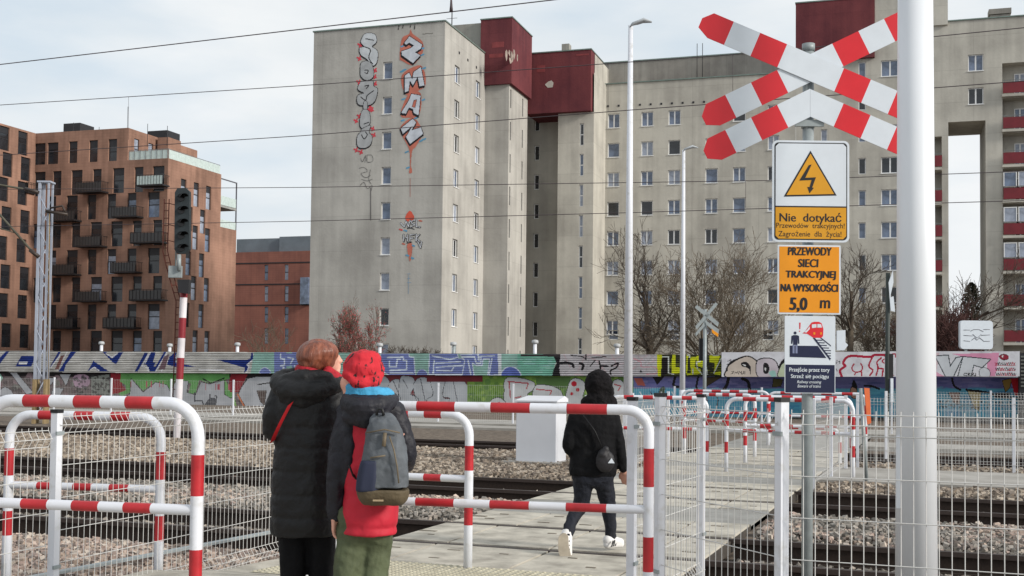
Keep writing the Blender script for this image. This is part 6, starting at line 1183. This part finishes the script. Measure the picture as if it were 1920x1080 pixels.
b = MB(); loft(b, [ring(1000, 641, 744, .125), ring(980, 642, 746, .13), ring(900, 646, 748, .13), ring(830, 650, 750, .125), ring(780, 652, 745, .12), ring(755, 664, 733, .10)], seams=[cz(985)], amp=.004)
cloth(b, 'jacket', mat('red_fabric', (.52, .014, .035, 1), .7, var=.12, vs=5, bump=.35, bs=14), t, .008, 3, .012, .12, .014, .16)
b = MB(); cap_s(b, [w(655, 772), w(692, 765, -.02), w(738, 772)], [.07, .085, .068]); cap_s(b, [w(655, 775), w(642, 830, -.03), w(634, 890, -.03), w(628, 962, .0)], [.066, .062, .058, .047]); cap_s(b, [w(738, 775), w(757, 820, .0), w(762, 853, .02), w(757, 876, .15)], [.064, .058, .056, .046]); 
cap_s(b, [w(660, 790, -.06), w(658, 850, -.07), w(655, 900, -.05)], [.05, .045, .03])
cloth(b, 'sleeves', mat('navy_black', C(28, 28, 38), .6, var=.2, vs=10, bump=.6, bs=20), t, .008, 2, .010, .07, .018, .11)
b = MB(); P = [w(735, 748, .05), w(728, 756, -.07), w(700, 764, -.14), w(668, 760, -.12), w(655, 752, -.03), w(655, 745, .06)]; cap_s(b, P, [.035, .048, .058, .055, .045, .03]); cap_s(b, [w(662, 778, -.11), w(692, 785, -.135), w(722, 778, -.11)], [.045, .05, .04]); cap_s(b, [w(675, 748, -.08), w(710, 748, -.08)], [.04, .04])
cloth(b, 'hood', MATS['navy_black'], t, .007, 2, .010, .07, .015, .1)
b = MB()
for xa, xb2, d_ in ((665, 650, .0), (708, 700, .03)): cap_s(b, [w(xa, 985), w((xa+xb2)/2, 1030, .01+d_), w(xb2, 1080, .0+d_), w(xb2, 1165, d_)], [.092, .084, .078, .062])
cap_s(b, [w(668, 978), w(708, 978)], [.1, .1]); cloth(b, 'trousers', mat('green_trousers', C(84, 92, 66), .8, var=.2, vs=6, bump=.6, bs=16), t, .008, 2, .02, .11, .028, .13)
for xb2 in (650, 700): b = MB(); cap_s(b, [w(xb2, 1196, -.03), w(xb2, 1198, .12)], [.042, .034]); cap_s(b, [w(xb2, 1175), w(xb2, 1190)], [.05, .045]); cloth(b, 'boot', M_cotton, t, .009, 2)
# backpack worn by the boy
bo_ = w(719, 855, -.2); rb = Matrix.Rotation(TH, 3, 'Z') @ bo_+O; t = empty('backpack', tuple(rb), TH, 'grey-blue backpack with brown bottom and navy side pocket on the back of the red jacket', 'backpack')
def bw(x, y, dy): q_ = w(x, y, 0)-bo_; return Vector((q_.x, dy, q_.z))
def bloft(rows, ztop, zbot, samp=.012, n=40, sup=3.2):
    b = MB(); loft(b, [(bw(719, y, 0).z, (bw(xa, y, 0).x+bw(xb_, y, 0).x)/2, cy, (bw(xb_, y, 0).x-bw(xa, y, 0).x)/2, ry) for y, xa, xb_, ry, cy in rows if zbot <= y <= ztop], n=n, samp=samp, sup=sup); return b
rows = [(938, 692, 760, .05, .0), (932, 686, 768, .075, -.01), (920, 682, 772, .09, -.015), (906, 680, 773, .095, -.015), (906.5, 680, 773, .095, -.015), (870, 686, 773, .095, -.012), (830, 692, 769, .09, -.005), (800, 697, 762, .08, .005), (778, 703, 750, .06, .02), (770, 710, 742, .035, .03)]
b = bloft(rows, 906.2, 0); b = MB(); loft(b, [(bw(719, y, 0).z, (bw(xa, y, 0).x+bw(xb_, y, 0).x)/2, cy, (bw(xb_, y, 0).x-bw(xa, y, 0).x)/2, ry) for y, xa, xb_, ry, cy in rows if y < 906.2], n=40, sup=3.0)
cloth(b, 'pack_body', mat('pack_grey', C(90, 95, 101), .7, var=.2, vs=9, bump=.5, bs=16), t, .006, 2, .008, .05, .014, .1)
b = MB(); loft(b, [(bw(719, y, 0).z, (bw(xa, y, 0).x+bw(xb_, y, 0).x)/2, cy, (bw(xb_, y, 0).x-bw(xa, y, 0).x)/2+.004, ry+.004) for y, xa, xb_, ry, cy in rows if y > 904], n=40, sup=3.0)
cloth(b, 'bottom', mat('pack_brown', C(92, 80, 60), .75, var=.2, vs=9, bump=.4), t, .007, 2, .008, .06)
b = MB(); loft(b, [(bw(0, y, 0).z, bw(x, y, 0).x, cy, rx, .05) for y, x, rx, cy in ((904, 701, .056, -.062), (880, 703, .056, -.062), (850, 706, .048, -.06), (848, 706, .044, -.06))], n=30, sup=3); cloth(b, 'side_pocket', mat('pack_navy', C(34, 40, 62), .7, var=.15), t, .007, 1)
b = MB(); P = [bw(742, 812, -.108), bw(750, 835, -.112), bw(756, 865, -.117), bw(759, 895, -.117)]; b.tube(P, .004, 6); b.tube([bw(734, 806, -.098), bw(732, 830, -.108)], .010, 6); b.tube([bw(700, 806, -.088), bw(733, 800, -.098), bw(760, 806, -.088)], .004, 6); b.tube([bw(708, 850, -.113), bw(735, 846, -.116)], .004, 6); b.build('zipper', mat('zip_tan', C(104, 92, 74), .6), t)
b = MB(); b.box(bw(738, 0, 0).x-.03, bw(738, 0, 0).x+.02, -.119, -.112, bw(0, 917, 0).z-.006, bw(0, 917, 0).z+.002); b.build('tag', mat('tag_pale', C(170, 150, 120), .7), t)
for P in ([(662, 868, .06), (668, 886, .07), (684, 908, .13)], [(726, 762, .085), (732, 772, .1), (730, 785, .12)], [(700, 762, .09), (703, 772, .11), (704, 785, .12)]):
    b = MB(); b.tube([bw(x, y, dy-.0) for x, y, dy in P], .012, 8, flat=.4); b.build('strap', M_black, t)
b = MB(); b.tube([bw(716, 776, -.035), bw(718, 764, -.035), bw(726, 764, -.035), bw(729, 776, -.035)], .008, 6); b.build('handle', M_black, t)
# ---------- hooded man walking away
O = G(1112, 1036); t = person(O, 0, TH, 'person in black hooded jacket, dark jeans and white sneakers walking away over the slabs')
b = MB(); ell(b, w(1126, 722, .02), (.075, .09, .105)); cap_s(b, [w(1124, 742, .02), w(1120, 764, .02)], [.05, .045]); ell(b, w(1138, 728, .08), (.014, .018, .014)); cap_s(b, [w(1115, 786, .01), w(1112, 830), w(1112, 880)], [.09, .09, .08])
cap_s(b, [w(1093, 890), w(1090, 945, .07), w(1064, 994, -.10)], [.05, .036, .024]); cap_s(b, [w(1062, 1004, -.12), w(1062, 1026, -.13)], [.024, .02]); cap_s(b, [w(1131, 890), w(1143, 955, .1), w(1147, 1008, .12)], [.05, .04, .026]); cap_s(b, [w(1146, 1020, .12), w(1156, 1022, .16)], [.026, .022])
cap_s(b, [w(1080, 787), w(1069, 836, -.03), w(1082, 858, .1)], [.035, .03, .026]); hand(b, w(1084, 864, .12), (.5, .8, -.3), (0, 0, 1), 1)
cap_s(b, [w(1148, 785), w(1162, 840, .0), w(1170, 880, .02)], [.05, .045, .03]); hand(b, w(1171, 882, .02), (.10, .25, -1), (-.9, .5, 0), 1.05, .8)
cloth(b, 'body', M_skin, t, .0075, 1)
b = MB(); ell(b, w(1122, 720, -.005), (.126, .135, .130)); ell(b, w(1126, 734, .01), (.122, .125, .115)); cap_s(b, [w(1104, 757, -.02), w(1121, 752, -.03), w(1142, 756, .0)], [.075, .11, .075]); cap_s(b, [w(1090, 768, 0), w(1121, 760, -.03), w(1150, 768, 0)], [.045, .085, .045]); cloth(b, 'hood', mat('fuzzy_black', C(28, 26, 28), .95, var=.3, vs=20, bump=.9, bs=40, spec=.15), t, .01, 2, .022, .05)
b = MB(); loft(b, [ring(887, 1068, 1154, .125), ring(878, 1066, 1157, .135), ring(840, 1070, 1155, .13), ring(800, 1066, 1158, .13), ring(778, 1066, 1160, .12), ring(764, 1080, 1150, .10), ring(756, 1096, 1140, .08)], seams=[cz(y) for y in (836, 870)], amp=.002)
cap_s(b, [w(1079, 784), w(1067, 830, -.03), w(1070, 842, .0)], [.075, .068, .062]); cap_s(b, [w(1070, 842), w(1084, 862, .1)], [.062, .05]); cap_s(b, [w(1148, 784), w(1158, 825, -.01), w(1163, 850, .0), w(1169, 878, .02)], [.074, .066, .058, .048])
cloth(b, 'jacket', M_cotton, t, .009, 2, .010, .08, .018, .13)
M_jean = mat('dark_jeans', C(24, 28, 40), .8, var=.25, vs=8, bump=.6, bs=22)
b = MB(); cap_s(b, [w(1095, 892), w(1128, 892)], [.115, .115]); cap_s(b, [w(1093, 897), w(1091, 945, .07), w(1076, 968, .0), w(1062, 1000, -.11)], [.098, .078, .064, .052]); cap_s(b, [w(1130, 897), w(1142, 950, .1), w(1146, 980, .12), w(1148, 1013, .12)], [.098, .076, .060, .052])
cloth(b, 'jeans', M_jean, t, .009, 2, .012, .07, .022, .12)
M_shoe = mat('white_shoe', C(228, 226, 224), .5, var=.06); M_sole = mat('sole_tan', C(176, 166, 150), .8, var=.12, vs=10)
b = MB(); cap_s(b, [w(1062, 997, -.10), w(1062, 1012, -.13), w(1064, 1034, -.13)], [.050, .046, .036]); cap_s(b, [w(1058, 1003, -.12), w(1059, 1036, -.15)], [.046, .04]); sh = cloth(b, 'shoe', M_shoe, t, .008, 2)
b = MB(); P = [w(1045, 1010), w(1047, 999), w(1055, 994), w(1063, 999), w(1064, 1015), w(1068, 1033), w(1069, 1045), w(1062, 1050), w(1053, 1046), w(1046, 1030)]; P2 = smoothpts([(p.x, p.z) for p in P], True, 4)[::-1]; b.prism(P2, -.205, -.175); b.build('sole', M_sole, sh)
b = MB()
for i in range(3): p = w(1065.5, 1010+i*7.5, -.155); b.tube([(p.x, -.172, p.z), (p.x+.006, -.13, p.z+.03)], .006, 5)
b.build('stripes', M_black, sh)
b = MB(); cap_s(b, [w(1142, 1016, .1), w(1153, 1018, .13), w(1166, 1021, .16)], [.05, .044, .036]); cap_s(b, [w(1140, 1024, .09), w(1167, 1025, .16)], [.036, .032]); sh = cloth(b, 'shoe', M_shoe, t, .008, 2)
b = MB()
for i in range(3): x_ = 1149+i*4.0; b.tube([(w(x_-1.5, 1024).x, .02+.035*i, w(x_, 1026).z), (w(x_+1.5, 1014).x, .045+.035*i, w(x_, 1015).z)], .006, 5)
b.build('stripes', M_black, sh); 
sp_ = w(1132, 860, -.17); rb = Matrix.Rotation(TH, 3, 'Z') @ sp_+O; t = empty('shoulder_bag', tuple(rb), TH, 'small black bag with a white triangle mark at the hooded walker\'s right hip', 'bag'); b = MB(); ell(b, (0, 0, -.01), (.085, .045, .10)); cap_s(b, [(-.02, 0, .05), (.0, 0, .09)], [.05, .035]); cloth(b, 'bag_body', mat('bag_black', C(34, 32, 36), .6, var=.15), t, .008, 2, .01, .05)
a = w(1142, 862).x-sp_.x; zc_ = w(1142, 865).z-sp_.z; b = MB(); b.prism([(a-.028, zc_), (a+.03, zc_), (a+.004, zc_+.045)], -.05, -.042); b.build('mark', M_signw, t); b = MB(); b.tube([(-.02, .0, .09), (-.09, .02, .25), (-.2, .02, .40)], .012, 6, flat=.4); b.build('strap', M_black, t)
